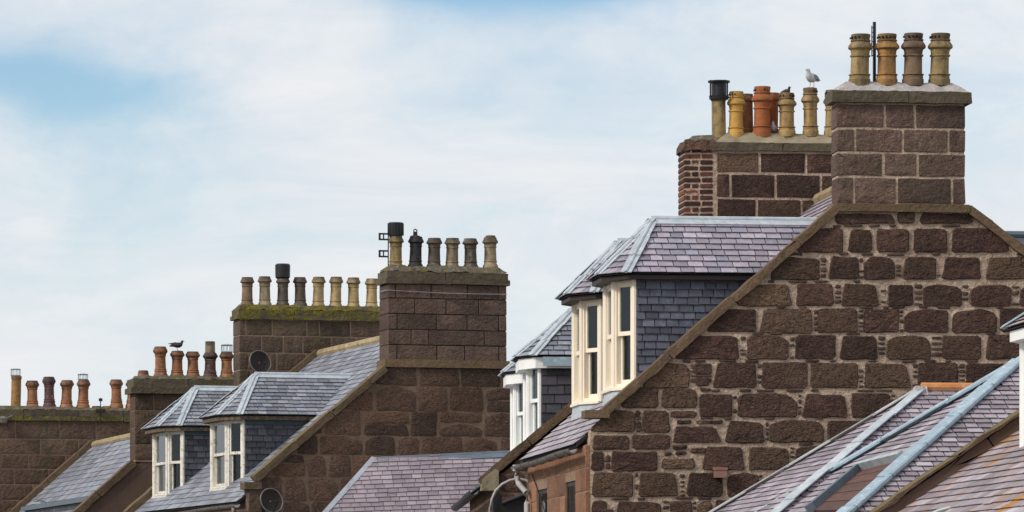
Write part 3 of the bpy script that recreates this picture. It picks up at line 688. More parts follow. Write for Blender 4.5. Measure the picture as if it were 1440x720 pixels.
# ------------------------------------------------------------------ house shells
class House: pass
def shell(fr, name, label, eL, tL, L, wallmat, tR=None, eR=None, ridge_u=None, lap=0.14, v_roof0=0.0, head=0.0):
    H = House(); H.fr = fr; H.root = fr.root(name); tag(H.root, label, 'house', 'stone houses along the street')
    E, T = fr.V(*eL), fr.V(*tL); mL = (T.z - E.z) / (T.x - E.x)
    zL = lambda u: E.z + mL * (u - E.x)
    if tR:
        a, b = fr.V(*tR), fr.V(*eR); mR = (b.z - a.z) / (b.x - a.x)
        ur = (a.z - mR * a.x - E.z + mL * E.x) / (mL - mR)
    else:
        ur = ridge_u; mR = -mL
    zr = zL(ur); zR = lambda u: zr + mR * (u - ur)
    W = ur + (zL(0) - zr) / mR
    H.zL, H.zR, H.ur, H.zr, H.W, H.L, H.mL, H.mR = zL, zR, ur, zr, W, L, mL, mR
    w = MB(); dz = .06
    w.prism([(0, 0, 0), (W, 0, 0), (W, 0, zR(W) - dz), (ur, 0, zr - dz), (0, 0, zL(0) - dz)], (0, L, 0))
    if head:
        w.prism([(0.004, -.004, zL(0) - .1), (ur, -.004, zr - .1), (W - .004, -.004, zR(W) - .1), (W - .004, -.004, zR(W) + head), (ur, -.004, zr + head), (0.004, -.004, zL(0) + head)], (0, .24, 0))
    H.walls = w.build('wall', wallmat, H.root)
    r = MB(); th = .05
    for (ua, za, ub, zb) in ((-lap, zL(-lap), ur, zr), (ur, zr, W + lap, zR(W + lap))):
        r.prism([(ua, v_roof0, za), (ub, v_roof0, zb), (ub, v_roof0, zb - th), (ua, v_roof0, za - th)], (0, L - v_roof0, 0))
    H.roof = r.build('roof', 'underlay', H.root)
    H.lap = lap
    return H

def left_slates(H, mat, rng, w, e, v0, v1, want=None, th=0.008):
    z = H.zL; a = -H.lap - .03
    return slate_field([(a, v0, z(a)), (a, v1, z(a)), (H.ur, v1, H.zr), (H.ur, v0, H.zr)], (0, 1, 0), mat, H.roof, rng, w=w, e=e, want=want, th=th)

def right_slates(H, mat, rng, w, e, v0, v1):
    z = H.zR; a = H.W + H.lap + .03
    slate_field([(a, v0, z(a)), (H.ur, v0, H.zr), (H.ur, v1, H.zr), (a, v1, z(a))], (0, 1, 0), mat, H.roof, rng, w=w, e=e)

def chimney(H, v, depth, x0, x1, ytop, ybot, courses, caps, flaunch, rng, mat='ashlar', core='mortar_brown', capmat='cap_stone', joint=0.014, down=1.2, proud=0.02, cut=None, jit=0.003, rough=0.004):
    fr = H.fr; ym = (ytop + ybot) / 2
    a, b = fr.V(x0, ym, v), fr.V(x1, ym, v); u0, u1 = a.x, b.x; um = (u0 + u1) / 2
    pxm = (x0 + x1) / 2
    zt, zb = fr.V(pxm, ytop, v).z, fr.V(pxm, ybot, v).z
    mb = MB(); mb.box((u0 + .01, v, zb), (u1 - .01, v + depth - .004, zt - .002)); mb.box((u0 + .03, v + .12, zb - down), (u1 - .03, v + depth - .03, zb - .002))
    c = mb.build('chimney', core, H.root)
    blocks(fr, c, v, u0, u1, depth, courses, mat, rng, joint=joint, proud=proud, jit=jit, rough=rough)
    for (y0, y1, ov, m, top) in caps:
        za, zb_ = fr.V(pxm, y1, v).z, fr.V(pxm, y0, v).z
        n = max(1, int(round((u1 - u0) / 1.1))); xs = [u0 - ov + (u1 - u0 + 2 * ov) * i / n for i in range(n + 1)]
        xs = [xs[0]] + [x + rng.uniform(-.15, .15) for x in xs[1:-1]] + [xs[-1]]
        for i in range(n):
            rough_slab('cap_stone', xs[i] + (.006 if i else 0), xs[i + 1] - (.006 if i < n - 1 else 0), v - ov, v + depth + ov, za, zb_, m, c, rng, top=0, amp=.006, nseg=6)
    if flaunch:
        y0, y1, ov, top, m = flaunch
        rough_slab('flaunching', u0 - ov, u1 + ov, v - ov, v + depth + ov, fr.V(pxm, y1, v).z, fr.V(pxm, y0, v).z, m, c, rng, top=top, amp=.028 if ('moss' in m or 'dark' in m) else .012, nseg=26)
    return c

# ================================================================== nearest stone house on the right (house with big gable)
R1 = random.Random(11)
f1 = Frame(830, 60, 6.7)
H1 = shell(f1, 'stone_house', 'large brown rubble gable house with cream dormers and four-pot chimney at right', (838, 602), (1180, 302), 6.2, 'mortar', tR=(1357, 298), eR=(1440, 362), v_roof0=.25, head=.03)
w1 = H1.walls
reg1 = ccw([(0.0, 0.0), (H1.W, 0.0), (H1.W, H1.zR(H1.W) - .02), f1.V(1362, 297).xz[:], f1.V(1174, 297).xz[:], (0.0, H1.zL(0.0) + .06)])
reg1 = ccw([(p[0], p[1]) for p in reg1])
G = gable_map(0.0)
rows = [
 (299, 315, [(1173, 1259), (1262, 1287), (1291, 1369)]),
 (321, 355, [(1120, 1186), (1191, 1228), (1233, 1279), (1284, 1332), (1338, 1418)]),
 (360, 393, [(1082, 1153), (1163, 1207), (1215, 1259), (1268, 1317), (1324, 1379), (1385, 1452)]),
 (399, 431, [(1036, 1114), (1119, 1173), (1184, 1237), (1247, 1285), (1298, 1352), (1363, 1422), (1434, 1492)]),
 (434, 468, [(996, 1064), (1068, 1143), (1150, 1206), (1215, 1264), (1271, 1334), (1338, 1402), (1405, 1462)]),
 (471, 506, [(950, 1040), (1050, 1109), (1118, 1175), (1180, 1234), (1246, 1309), (1325, 1379), (1385, 1440)]),
 (510, 546, [(905, 970), (1002, 1064), (1072, 1135), (1140, 1207), (1215, 1282), (1291, 1347), (1358, 1412), (1420, 1480)]),
 (545, 574, [(874, 926), (930, 981)]),
 (553, 587, [(984, 1030), (1037, 1121), (1128, 1192), (1197, 1252), (1260, 1330), (1338, 1400), (1406, 1470)]),
 (576, 608, [(831, 893), (903, 942)]),
 (598, 623, [(945, 1015)]),
 (590, 623, [(1019, 1075), (1082, 1158), (1163, 1214), (1220, 1290), (1298, 1360), (1366, 1440)]),
 (611, 632, [(832, 885), (889, 941)]),
 (635, 662, [(832, 849), (860, 925)]), (643, 660, [(930, 976)]), (627, 661, [(986, 1047), (1052, 1110), (1118, 1180), (1188, 1250), (1258, 1330), (1336, 1400)]),
 (664, 699, [(832, 891), (898, 955), (964, 1017), (1023, 1066), (1073, 1132), (1140, 1200), (1208, 1280), (1287, 1350), (1356, 1430)]),
 (703, 737, [(832, 853), (864, 931), (942, 973), (980, 1001), (1005, 1060), (1068, 1120), (1128, 1190), (1198, 1260), (1268, 1330), (1338, 1400)]),
]
smalls = [(976, 1001, 511, 527), (979, 997, 530, 543), (984, 1000, 546, 550), (943, 979, 578, 587), (951, 972, 591, 596), (980, 1016, 591, 596), (946, 966, 626, 632), (971, 992, 630, 637), (893, 900, 578, 588), (894, 901, 592, 603),
          (934, 944, 636, 641), (950, 965, 634, 640), (853, 858, 640, 648), (852, 858, 651, 660), (878, 884, 616, 626)]
pins = MB()
def px_poly(x0, x1, y0, y1, fr=f1, v=0.0):
    a, b, c, d = fr.V(x0, y1, v), fr.V(x1, y1, v), fr.V(x1, y0, v), fr.V(x0, y0, v)
    return [(a.x, a.z), (b.x, b.z), (c.x, c.z), (d.x, d.z)]
def pin(x0, x1, y0, y1):
    pl = clip(px_poly(x0, x1, y0, y1), reg1)
    if len(pl) >= 3 and area(ccw(pl)) > .0006: add_stone('x', pl, G, None, None, R1, proud=.018, bevel=.008, rough=.004, seg=.07, jit=.006, cham=.012, mb=pins)
for (yt, yb, st) in rows:
    h = yb - yt
    for (a, b) in st:
        a2, b2 = a + R1.uniform(-.6, .8), b - R1.uniform(-.6, .8)
        P = px_poly(a2, b2, yt + R1.uniform(-.5, 1.5), yb + R1.uniform(-1, .5))
        P = [list(p) for p in P]; w_ = P[1][0] - P[0][0]; hh = P[3][1] - P[0][1]
        k = R1.random()
        if h > 24 and k < .32:                                 # humped top
            m = [(P[0][0] + P[1][0]) / 2 + R1.uniform(-.2, .2) * w_, P[2][1]]
            d1, d2 = R1.uniform(.05, .42) * hh, R1.uniform(.05, .42) * hh
            m2 = [P[1][0] - w_ * .14, P[2][1] - d1 * .28]; m3 = [P[0][0] + w_ * .14, P[2][1] - d2 * .28]
            P[2][1] -= d1; P[3][1] -= d2; P[3:3] = [m2, m, m3]
        elif k < .72:
            P[2][0] -= R1.uniform(0, .13) * w_; P[3][0] += R1.uniform(0, .13) * w_
            P[2][1] -= R1.uniform(0, .08) * hh
        pl = clip([tuple(p) for p in P], reg1)
        if len(pl) < 3 or area(ccw(pl)) < .01: continue
        add_stone('stone', pl, G, 'rubble', w1, R1, proud=.022, bevel=.012, rough=.010, seg=.09, jit=.0075, cham=.028)
    for i in range(len(st) - 1):
        g0, g1 = st[i][1], st[i + 1][0]
        if g1 - g0 >= 6.5:
            y = yt + R1.uniform(1, 4)
            while y < yb - 4:
                hh = R1.uniform(3.5, 8)
                if R1.random() < .8: pin(g0 + 1.2, g1 - 1.2, y, min(y + hh - 1.5, yb - 1))
                y += hh + R1.uniform(.5, 3)
for (a, b, c, d) in smalls:
    pl = clip(px_poly(a, b, c, d), reg1)
    if len(pl) >= 3: add_stone('stone', pl, G, 'rubble', w1, R1, proud=.022, bevel=.012, rough=.008, seg=.06, jit=.006, cham=.015)
for (y, xa, xb) in ((318, 1150, 1400), (357.5, 1110, 1440), (396, 1080, 1440), (432.5, 1030, 1440), (469.5, 1000, 1440), (508, 960, 1440), (549.5, 985, 1300), (588.5, 985, 1260), (625, 990, 1200), (662.5, 840, 1100), (701, 840, 1060)):
    x = xa
    while x < xb:
        l = R1.uniform(8, 26)
        if R1.random() < .5: pin(x, x + l, y - 2 + R1.uniform(-.6, .6), y + 1.6 + R1.uniform(-.6, .6))
        x += l + R1.uniform(3, 22)
o = pins.build('pinning_stones', 'rubble_pin', w1); o['kind'] = 'stuff'; smooth_angle(o, 50)
# rest of the gable, below and beside the view
rest = MB(); z = 0.0; zlim = f1.V(900, 740).z
while z < zlim - .1:
    x = 0.0; h = .36
    while x < H1.W - .1:
        l = min(R1.uniform(.4, .75), H1.W - x)
        add_stone('x', [(x + .02, z + .02), (x + l - .03, z + .02), (x + l - .04, z + h - .03), (x + .03, z + h - .03)], G, None, None, R1, proud=.03, bevel=.02, rough=.01, seg=.25, cham=.04, mb=rest); x += l
    z += (zlim - .0) / round(zlim / .36)
zt = zlim
while zt < H1.zL(0) + 1.2:
    x = f1.V(1492, 500).x
    while x < H1.W:
        l = R1.uniform(.4, .75); pl = clip([(x + .02, zt + .02), (x + l - .03, zt + .02), (x + l - .04, zt + .33), (x + .03, zt + .33)], reg1); x += l
        if len(pl) >= 3 and area(ccw(pl)) > .02: add_stone('x', pl, G, None, None, R1, proud=.03, bevel=.02, rough=.01, seg=.25, cham=.04, mb=rest)
    zt += .36
o = rest.build('rubble_stones', 'rubble', w1); o['kind'] = 'stuff'
# skews
a, b = f1.V(852, 586), f1.V(1181, 297)
coping(H1.root, (a.x, 0, a.z), (b.x, 0, b.z), .11, -.075, .30, 'skew', R1, seg=1.0)
a2, b2 = f1.V(1356, 297), (H1.W + .12, 0, H1.zR(H1.W + .12) + .02)
coping(H1.root, (a2.x, 0, a2.z), b2, .11, -.075, .30, 'skew', R1, seg=1.0)
p, q = f1.V(822, 588), f1.V(856, 577)
rough_slab('skewputt', p.x, q.x, -.085, .30, p.z, q.z, 'skew', H1.root, R1, amp=.004, nseg=4)
p, q = f1.V(1172, 297.5), f1.V(1362, 288.5)
rough_slab('string_course', p.x, q.x, -.08, .45, p.z, q.z, 'skew', H1.root, R1, amp=.003, nseg=10)
# main chimney
ch1 = chimney(H1, -.02, .40, 1177, 1357, 145, 289,
        [(146, 181, [1244, 1286.5]), (181, 215, [1202, 1270, 1333]), (215, 249, [1242, 1289.5]), (249, 288, [1200.5, 1261, 1338])],
        [(129, 145, .075, 'cap_stone', 0)], (114, 129, .05, .20, 'flaunching'), R1, mat='ashlar', core='mortar', joint=.034, proud=.010, jit=.007, rough=.006)
for (x, yt, m, st) in ((1208.5, 48.5, 'pot_olive', 'crown'), (1246.8, 48, 'pot_amber', 'crown'), (1283.7, 47, 'pot_umber', 'crown'), (1320.7, 47.5, 'pot_olive', 'crown')):
    pot(f1, ch1, x, yt, 115, 17.6, st, m, .18, R1)
# far chimney of the same house, stone with an older brick flue on its left
vB = 5.75
chB = chimney(H1, vB, .62, 1009, 1290, 213, 320,
        [(215, 245, [1068.5, 1133.5, 1195]), (245, 280, [1027, 1090.5, 1154, 1220]), (280, 308, [1064, 1127, 1190])],
        [(202, 213.5, .05, 'cap_stone', 0)], (187, 202.5, .03, .19, 'flaunching_buff'), R1, mat='rubble', core='mortar', joint=.036, proud=.010, jit=.008, rough=.005)
p, q = f1.V(962, 300, vB), f1.V(1003, 215, vB)
bk = MB(); bk.box((p.x + .012, vB + .003, p.z - 1.2), (q.x + .08, vB + .58, f1.V(980, 203, vB).z)); bf = bk.build('brick_flue', 'mortar', H1.root)
y = 306.0; r_ = 0
while y > 207:
    xs = [962, 972, 983.5, 1003.5] if r_ % 2 else [962, 983, 1003.5]
    if r_ % 4 == 2: xs = [962, 986, 1003.5]
    for i in range(len(xs) - 1):
        pl = px_poly(xs[i] + (1.3 if i else 0), xs[i + 1] - 1.3, y - 5.9, y, f1, vB)
        add_stone('brick', pl, gable_map(vB), 'brick', bf, R1, proud=.0 + R1.uniform(-.004, .008), bevel=.006, rough=.003, seg=.09, jit=.003, cham=.008, back=.55 if i == 0 else .1)
    y -= 8.3; r_ += 1
p, q = f1.V(959, 212, vB), f1.V(1006, 200, vB)
rough_slab('flue_cap', p.x, q.x, vB - .04, vB + .6, p.z, q.z + .02, 'rubble_brown', bf, R1, top=.05, amp=.028, nseg=8)
p, q = f1.V(968, 201, vB), f1.V(1024, 190, vB)
rough_slab('mortar_bed', p.x, q.x, vB + .04, vB + .5, p.z, q.z, 'flaunching_dark', bf, R1, top=.10, amp=.02, nseg=6)
top, r, h = pot(f1, chB, 1011, 137, 195, 10.0, 'pipe', 'pot_olive', vB + .2, R1)
# black cowl: cage of straps with a lid
r *= 1.3
cw = MB(); cw.lathe(top, [(-.03, r * 1.05), (.02, r * 1.1), (.025, r * .72), (.22, r * .72)], 14, cap=True)
for k in range(4):
    a_ = k * math.pi / 2 + .5; cw.tube([top + Vector((r * 1.15 * math.cos(a_), r * 1.15 * math.sin(a_), 0)), top + Vector((r * 1.15 * math.cos(a_), r * 1.15 * math.sin(a_), .235))], .012, 6)
cw.lathe(top + Vector((0, 0, .21)), [(0, r * .9), (.0, r * 1.2), (.022, r * 1.22), (.03, r * .4)], 14, cap=True)
smooth_angle(cw.build('chimney_cowl', 'black_metal', chB))
for (x, yt, yb, hw, m, st, dv) in ((1034.7, 129, 188.6, 13, 'pot_yellow', 'crown', .2), (1050, 132.5, 187, 11.5, 'pot_terracotta', 'plain', .48), (1071, 122, 187.8, 15, 'pot_orange', 'crown', .2), (1084.5, 131, 187, 11.5, 'pot_orange', 'plain', .48),
                                    (1106.5, 131, 187, 14, 'pot_buff', 'crown', .2), (1139.9, 124, 187, 13, 'pot_buff', 'crown', .2), (1170, 127, 187, 13, 'pot_cream', 'crown', .2), (1204, 127, 187, 13, 'pot_buff', 'crown', .2), (1238, 128, 187, 13, 'pot_buff', 'crown', .2)):
    t_ = pot(f1, chB, x, yt, yb, hw, st, m, vB + dv, R1)
    if x == 1139.9: gull_top = t_
    if x == 1106.5: dove_top = t_
# roofs
left_slates(H1, 'slate_mauve', R1, .26, .15, .30, 6.15, want=lambda c: c.x < .62 or (c.x > 2.6 and c.y < 2.2), th=.006)
right_slates(H1, 'slate_mauve', R1, .3, .2, .30, 6.15)
mb = MB(); mb.tube([(H1.ur, .58, H1.zr + .03), (H1.ur, 5.75, H1.zr + .03)], .09, 8); smooth_angle(mb.build('ridge', 'ridge_buff', H1.root))
# street side of red sandstone
fac = []
for (xa, xb) in ((800, 815), (760, 775)):
    va, vb = f1.U(xb, 700).y, f1.U(xa, 690).y; fac.append((va, vb, .9 if False else 2.0, f1.U((xa + xb) / 2, 677 if xa == 800 else 688).z))
zf = H1.zL(0) - .14; zz = 0.0; row = 0
fb = MB(); fac.sort(); edges = [0.0] + [x for (a, b, c, d) in fac for x in (a, b)] + [6.2]
for i in range(0, len(edges), 2): fb.box((-.05, edges[i] + (.002 if i == 0 else 0), 0), (-.001, edges[i + 1], zf - .02))
for (a, b, c, d) in fac: fb.box((-.05, a, d), (-.001, b, zf - .02)); fb.box((-.05, a, 0), (-.001, b, c))
fw = fb.build('street_wall', 'sand_mortar', H1.root)
while zz < zf - .05:
    hh = min(R1.choice((.30, .34, .38)), zf - zz)
    if zf - zz - hh < .15: hh = zf - zz
    cuts = sorted([0.0, 6.2] + [x for (a, b, c, d) in fac if zz + hh > c and zz < d - .02 for x in (a, b)])
    for i in range(0, len(cuts), 2):
        v = cuts[i]
        while v < cuts[i + 1] - .02:
            l = R1.uniform(.5, .95)
            if cuts[i + 1] - v - l < .3: l = cuts[i + 1] - v
            corner = (v == 0.0)
            add_stone('stone_block', [(v + (.0 if corner else .008), zz + .008), (v + l - .008, zz + .008), (v + l - .008, zz + hh - .008), (v + (0. if corner else .008), zz + hh - .008)], side_map(-.05), 'sandstone', fw, R1,
                      proud=.008, bevel=.008, rough=.006, seg=.25, jit=.004, cham=.012, back=.05)
            v += l
    zz += hh; row += 1
for (a, b, c, d) in fac:
    mb = MB(); mb.box((-.010, a, c), (-.004, b, d)); wn = mb.build('window', 'interior', H1.root)
    mb = MB(); mb.box((-.026, a, c), (-.010, a + .06, d)); mb.box((-.026, b - .06, c), (-.010, b, d)); mb.box((-.026, a, d - .06), (-.010, b, d)); mb.box((-.026, a, (c + d) / 2 - .03), (-.010, b, (c + d) / 2 + .03)); mb.build('sash', 'timber_dark', wn)
    mb = MB(); mb.box((-.018, a + .06, c), (-.015, b - .06, d - .06)); mb.build('pane', 'glass', wn)
# gutter and downpipe
def gutter(H, u, z, v0, v1, r, mat, drop=.03):
    mb = MB(); rings = []
    for i in range(9):
        t_ = i / 8; zz = z - drop * t_ + .008 * math.sin(t_ * 9)
        ring = [Vector((u + r * math.cos(a), v0 + (v1 - v0) * t_, zz + r * math.sin(a))) for a in [math.pi + math.pi * k / 8 for k in range(9)]]
        ring += [Vector((u + r * .8 * math.cos(a), v0 + (v1 - v0) * t_, zz + .0 + r * .8 * math.sin(a))) for a in [2 * math.pi - math.pi * k / 8 for k in range(9)]]
        rings.append(ring)
    mb.loft(rings); g_ = smooth_angle(mb.build('gutter', mat, H.root), 50); v = v0 + (.4 if mat != 'black_metal' else 99)
    while v < v1:
        t_ = (v - v0) / (v1 - v0); zz = z - drop * t_
        mb = MB(); mb.tube([(u + r * 1.08 * math.cos(a), v, zz + r * 1.08 * math.sin(a)) for a in [math.pi + math.pi * k / 8 for k in range(9)]], .010, 5); mb.build('gutter_bracket', mat, g_); v += .95
    return g_
gu = -H1.lap - .09; gz = H1.zL(gu) - .0
gutter(H1, gu, gz, -.02, 6.25, .062, 'gutter_grey')
bx_ = 6.02
mb = MB(); mb.tube([(gu, bx_, gz - .05), (gu, bx_, gz - .16), (gu + .02, bx_ - .02, gz - .26), (-.13, bx_ - .3, gz - .40), (-.125, bx_ - .32, gz - .55), (-.125, bx_ - .32, .1)], .042, 10)
mb.tube([(gu, bx_, gz - .0), (gu, bx_, gz - .09)], .06, 10)
smooth_angle(mb.build('downpipe', 'pipe_pale', H1.root), 50)
mb = MB(); mb.tube([(-.068, 4.0, 4.0), (-.07, 4.6, 4.25), (-.07, 5.6, 4.62)], .008, 5); mb.build('cable', 'black_metal', H1.root)
# dormers
def dormer1(dv):
    fA = f1
    uc = fA.V(891, 450, .6).x; cu = fA.V(862.5, 450, 1.0).x
    zt = fA.V(889, 387, .55).z; zb = fA.V(862, 546, 1.0).z; ap = fA.V(919, 311, 1.4)
    dz = -.03 if dv else 0
    bl = [(0.0, .5, 'cream_reveal'), (0, 1, 'cream_reveal'), (0, 1, 'cream_reveal')]  # cream sheets standing in for the jamb reveals at the lower sashes
    bl[0] = (.52, 1.0, 'cream_reveal')
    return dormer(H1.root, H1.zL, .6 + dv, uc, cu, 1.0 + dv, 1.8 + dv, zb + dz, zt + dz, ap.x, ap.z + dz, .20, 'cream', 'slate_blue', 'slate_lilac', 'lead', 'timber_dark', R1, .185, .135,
                  (lambda c: dv == 0), curtains=[[(.3, .6, 'curtain'), (.75, 1.0, 'curtain')], [(0, .4, 'curtain')], None], reveal=bl, cheek_w=.175, cheek_e=.096, fascia_h=.055)
dormer1(0.0); dormer1(3.18)

rz = f1.V(1424, 332, 2.2).z; ur_ = H1.ur + (rz - H1.zr) / H1.mR
mb = MB(); mb.prism([(ur_ - .1, 1.3, rz - .75), (ur_ - .1, 2.2, rz), (ur_ - .1, 3.1, rz - .75)], (2.2, 0, 0)); mb.prism([(ur_ - .1, 1.4, rz - 1.9), (ur_ - .1, 1.4, rz - .74), (ur_ - .1, 3.0, rz - .74), (ur_ - .1, 3.0, rz - 1.9)], (2.0, 0, 0))
rdm = mb.build('rear_dormer', 'slate_charcoal', H1.root)
mb = MB(); mb.tube([(ur_ - .1, 2.2, rz + .02), (ur_ + 2.15, 2.2, rz + .02)], .05, 8); mb.build('lead_ridge', 'lead_dark', rdm)

# ================================================================== second house, white dormers, seen past the first
R2 = random.Random(22)
f2 = Frame(690, 69.5, 2.6)
H2 = shell(f2, 'stone_house', 'dark rubble house with white dormers behind the sandstone front', (690, 674), (801.7, 582), 8.5, 'mortar_brown', ridge_u=3.6, v_roof0=.25)
rubble_field([(0, 1.2), (3.0, 1.2), (3.0, H2.zL(3.0) - .03), (0, H2.zL(0) - .03)], gable_map(0), 'rubble_brown', H2.walls, R2, course=(.2, .36), width=(.3, .7), joint=.018, proud=.02, rough=.01, z0=3.6, cham=.05)
a, b = f2.V(690, 676), (2.6, 0, H2.zL(2.6) + .005)
coping(H2.root, (a.x - .12, 0, H2.zL(a.x - .12) + .005), b, .13, -.06, .28, 'skew', R2, seg=.9)
coping(H2.root, (2.6, 0, H2.zL(2.6) + .005), (H2.ur, 0, H2.zr + .005), .13, -.06, .28, 'skew', R2, seg=.9)
p, q = f2.V(676, 690), f2.V(701, 662)
sp = MB(); sp.prism([(p.x, -.09, p.z), (q.x, -.09, p.z), (q.x, -.09, q.z), (q.x - .05, -.09, q.z + .03), (p.x + .02, -.09, p.z + .17)], (0, .38, 0)); sp.build('skewputt', 'flaunching_buff', H2.root)
left_slates(H2, 'slate_grey', R2, .26, .15, .28, 8.45, want=lambda c: c.x < 1.0 and f2.px(c)[1] < 690 and f2.px(c)[0] < 730)
right_slates(H2, 'slate_grey', R2, .3, .2, .28, 8.45)
gutter(H2, -H2.lap - .1, H2.zL(-H2.lap - .1) + .03, .1, 8.5, .075, 'black_metal')
mb = MB(); mb.tube([(H2.ur, .28, H2.zr + .03), (H2.ur, 8.5, H2.zr + .03)], .09, 8); smooth_angle(mb.build('ridge', 'ridge_buff', H2.root))
def dormer2(dv):
    uc = f2.V(758, 560, .6).x; cu = f2.V(742, 560, 1.05).x
    zt = f2.V(758, 503, .6).z; ap = f2.V(806, 437, 1.5); zb = H2.zL(cu) + .12
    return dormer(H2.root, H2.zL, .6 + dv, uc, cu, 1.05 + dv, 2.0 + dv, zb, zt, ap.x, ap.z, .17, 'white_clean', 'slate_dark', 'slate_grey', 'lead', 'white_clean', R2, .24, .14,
                  (lambda c: dv == 0 and f2.px(c)[0] < 803), fascia_h=.16, cheek_w=.26, curtains=[[(0, .3, 'curtain')], [(.5, 1, 'curtain')], None], jw=.06, cheek_board=('lead_blue', .0))
dA = dormer2(0.0); dormer2(4.3)
cb = MB(); uc = f2.V(758, 560, .6).x; zt = f2.V(758, 503, .6).z
cb.box((uc + .05, .6 - .16, zt - .13), (uc + 1.6, .6 - .145, zt + .005)); cb.build('cheek_board', 'lead_blue', dA)

# ================================================================== low purple slate roof between the houses
R3 = random.Random(33)
f3 = Frame(530, 82, 3.0)
lw = f3.root('low_house'); tag(lw, 'low house with purple slate roof and blue lead ridge below the six-pot gable', 'house')
ra, rb = f3.V(528, 647, 0), f3.V(735, 637, 0)
slope = .72; run = 3.0
ba, bb = Vector((ra.x - 1.02 * run * .62, -run, ra.z - run * slope)), Vector((rb.x + .6, -run, rb.z - run * slope))
nback = 2.6
rf = MB(); rf.add([ba, bb, rb, ra, Vector((ra.x, nback, ra.z - nback * .72)), Vector((rb.x, nback, rb.z - nback * .72))], [(0, 1, 2, 3), (3, 2, 5, 4)]); roof3 = rf.build('roof', 'underlay', lw)
wl = MB(); wl.prism([(ba.x + .3, -run + .25, 0), (bb.x, -run + .25, 0), (bb.x, nback - .2, 0), (ra.x + .1, nback - .2, 0)], (0, 0, ba.z - .1)); wl.build('wall', 'render_brown', lw)
gb = MB(); gb.add([(ba.x + .3, -run + .25, ba.z - .1), (ra.x + .1, nback - .2, ba.z - .1), (ra.x + .03, .0, ra.z - .05)], [(0, 1, 2)]); gb.build('gable_wall', 'render_brown', lw)
slate_field([ba, bb, rb, ra], rb - ra, 'slate_purple', roof3, R3, w=.185, e=.137,  want=lambda c: c.z > f3.V(600, 724, -1).z, odd=.08, gap=.008, th=.006)
mb = MB(); up = Vector((0, -.55, .83)); strip(mb, ra + up * .02 + Vector((-.02, -.07, -.05)), rb + up * .02 + Vector((0, -.07, -.05)), up, .15, .018); mb.tube([ra + Vector((0, 0, .025)), rb + Vector((0, 0, .025))], .032, 7)
smooth_angle(mb.build('lead_ridge', 'lead_dark', lw), 40)
mb = MB(); d3 = (ra - ba).normalized(); strip(mb, ba + Vector((-.02, 0, .02)), ra + Vector((-.02, 0, .02)), (0, -.58, .81), .10, .04); mb.build('mortar_fillet', 'slate_grey', lw)

# ================================================================== third house: six-pot chimney over the gable, worn dormers, eight-pot chimney beyond
R4 = random.Random(44)
f4 = Frame(350, 90, 16.5)
H4 = shell(f4, 'stone_house', 'brown rubble house with worn white dormers and six-pot chimney in mid row', (348, 697), (543, 530), 10.2, 'mortar_brown', ridge_u=f4.V(627, 450).x, v_roof0=.25, head=.09)
L4 = 10.2
gz0 = f4.V(400, 735).z
uR = f4.V(735, 600).x
rubble_field([(0, gz0), (uR, gz0), (uR, H4.zR(uR) if uR > H4.ur else H4.zL(uR)), f4.V(713, 517).xz[:], f4.V(546, 517).xz[:], (0, H4.zL(0) + .05)], gable_map(0), 'rubble_brown', H4.walls, R4, course=(.36, .50), width=(.40, .95), joint=.011, proud=.006, bevel=.012, rough=.008, jit=.012, cham=.035)
o = MB(); z = 0.0
while z < gz0 - .2:
    x = 0
    while x < H4.W - .1:
        l = min(R4.uniform(.4, .9), H4.W - x); add_stone('x', [(x + .015, z + .015), (x + l - .015, z + .015), (x + l - .015, z + .37), (x + .015, z + .37)], gable_map(0), None, None, R4, proud=.02, seg=.3, cham=.05, mb=o); x += l
    z += .39
o.build('rubble_stones', 'rubble_brown', H4.walls)['kind'] = 'stuff'
a, b = f4.V(362, 680), f4.V(545, 519)
coping(H4.root, (a.x, 0, H4.zL(a.x) + .1), (b.x, 0, H4.zL(b.x) + .1), .13, -.06, .30, 'skew_moss', R4, seg=1.0)
a = f4.V(708, 519); coping(H4.root, (a.x, 0, H4.zR(a.x)), (H4.W, 0, H4.zR(H4.W)), .13, -.06, .30, 'skew', R4, seg=1.0)
p, q = f4.V(343, 688), f4.V(367, 678); rough_slab('skewputt', p.x, q.x, -.07, .32, p.z, q.z, 'skew_moss', H4.root, R4, amp=.004, nseg=4)
p, q = f4.V(350, 720), f4.V(367, 688); rough_slab('corner_stone', p.x, q.x, -.03, .4, p.z, q.z, 'ashlar_olive', H4.root, R4, amp=.005, nseg=4)
p, q = f4.V(541, 516), f4.V(716, 508); rough_slab('string_course', p.x, q.x, -.05, .6, p.z, q.z, 'skew', H4.root, R4, amp=.003, nseg=10)
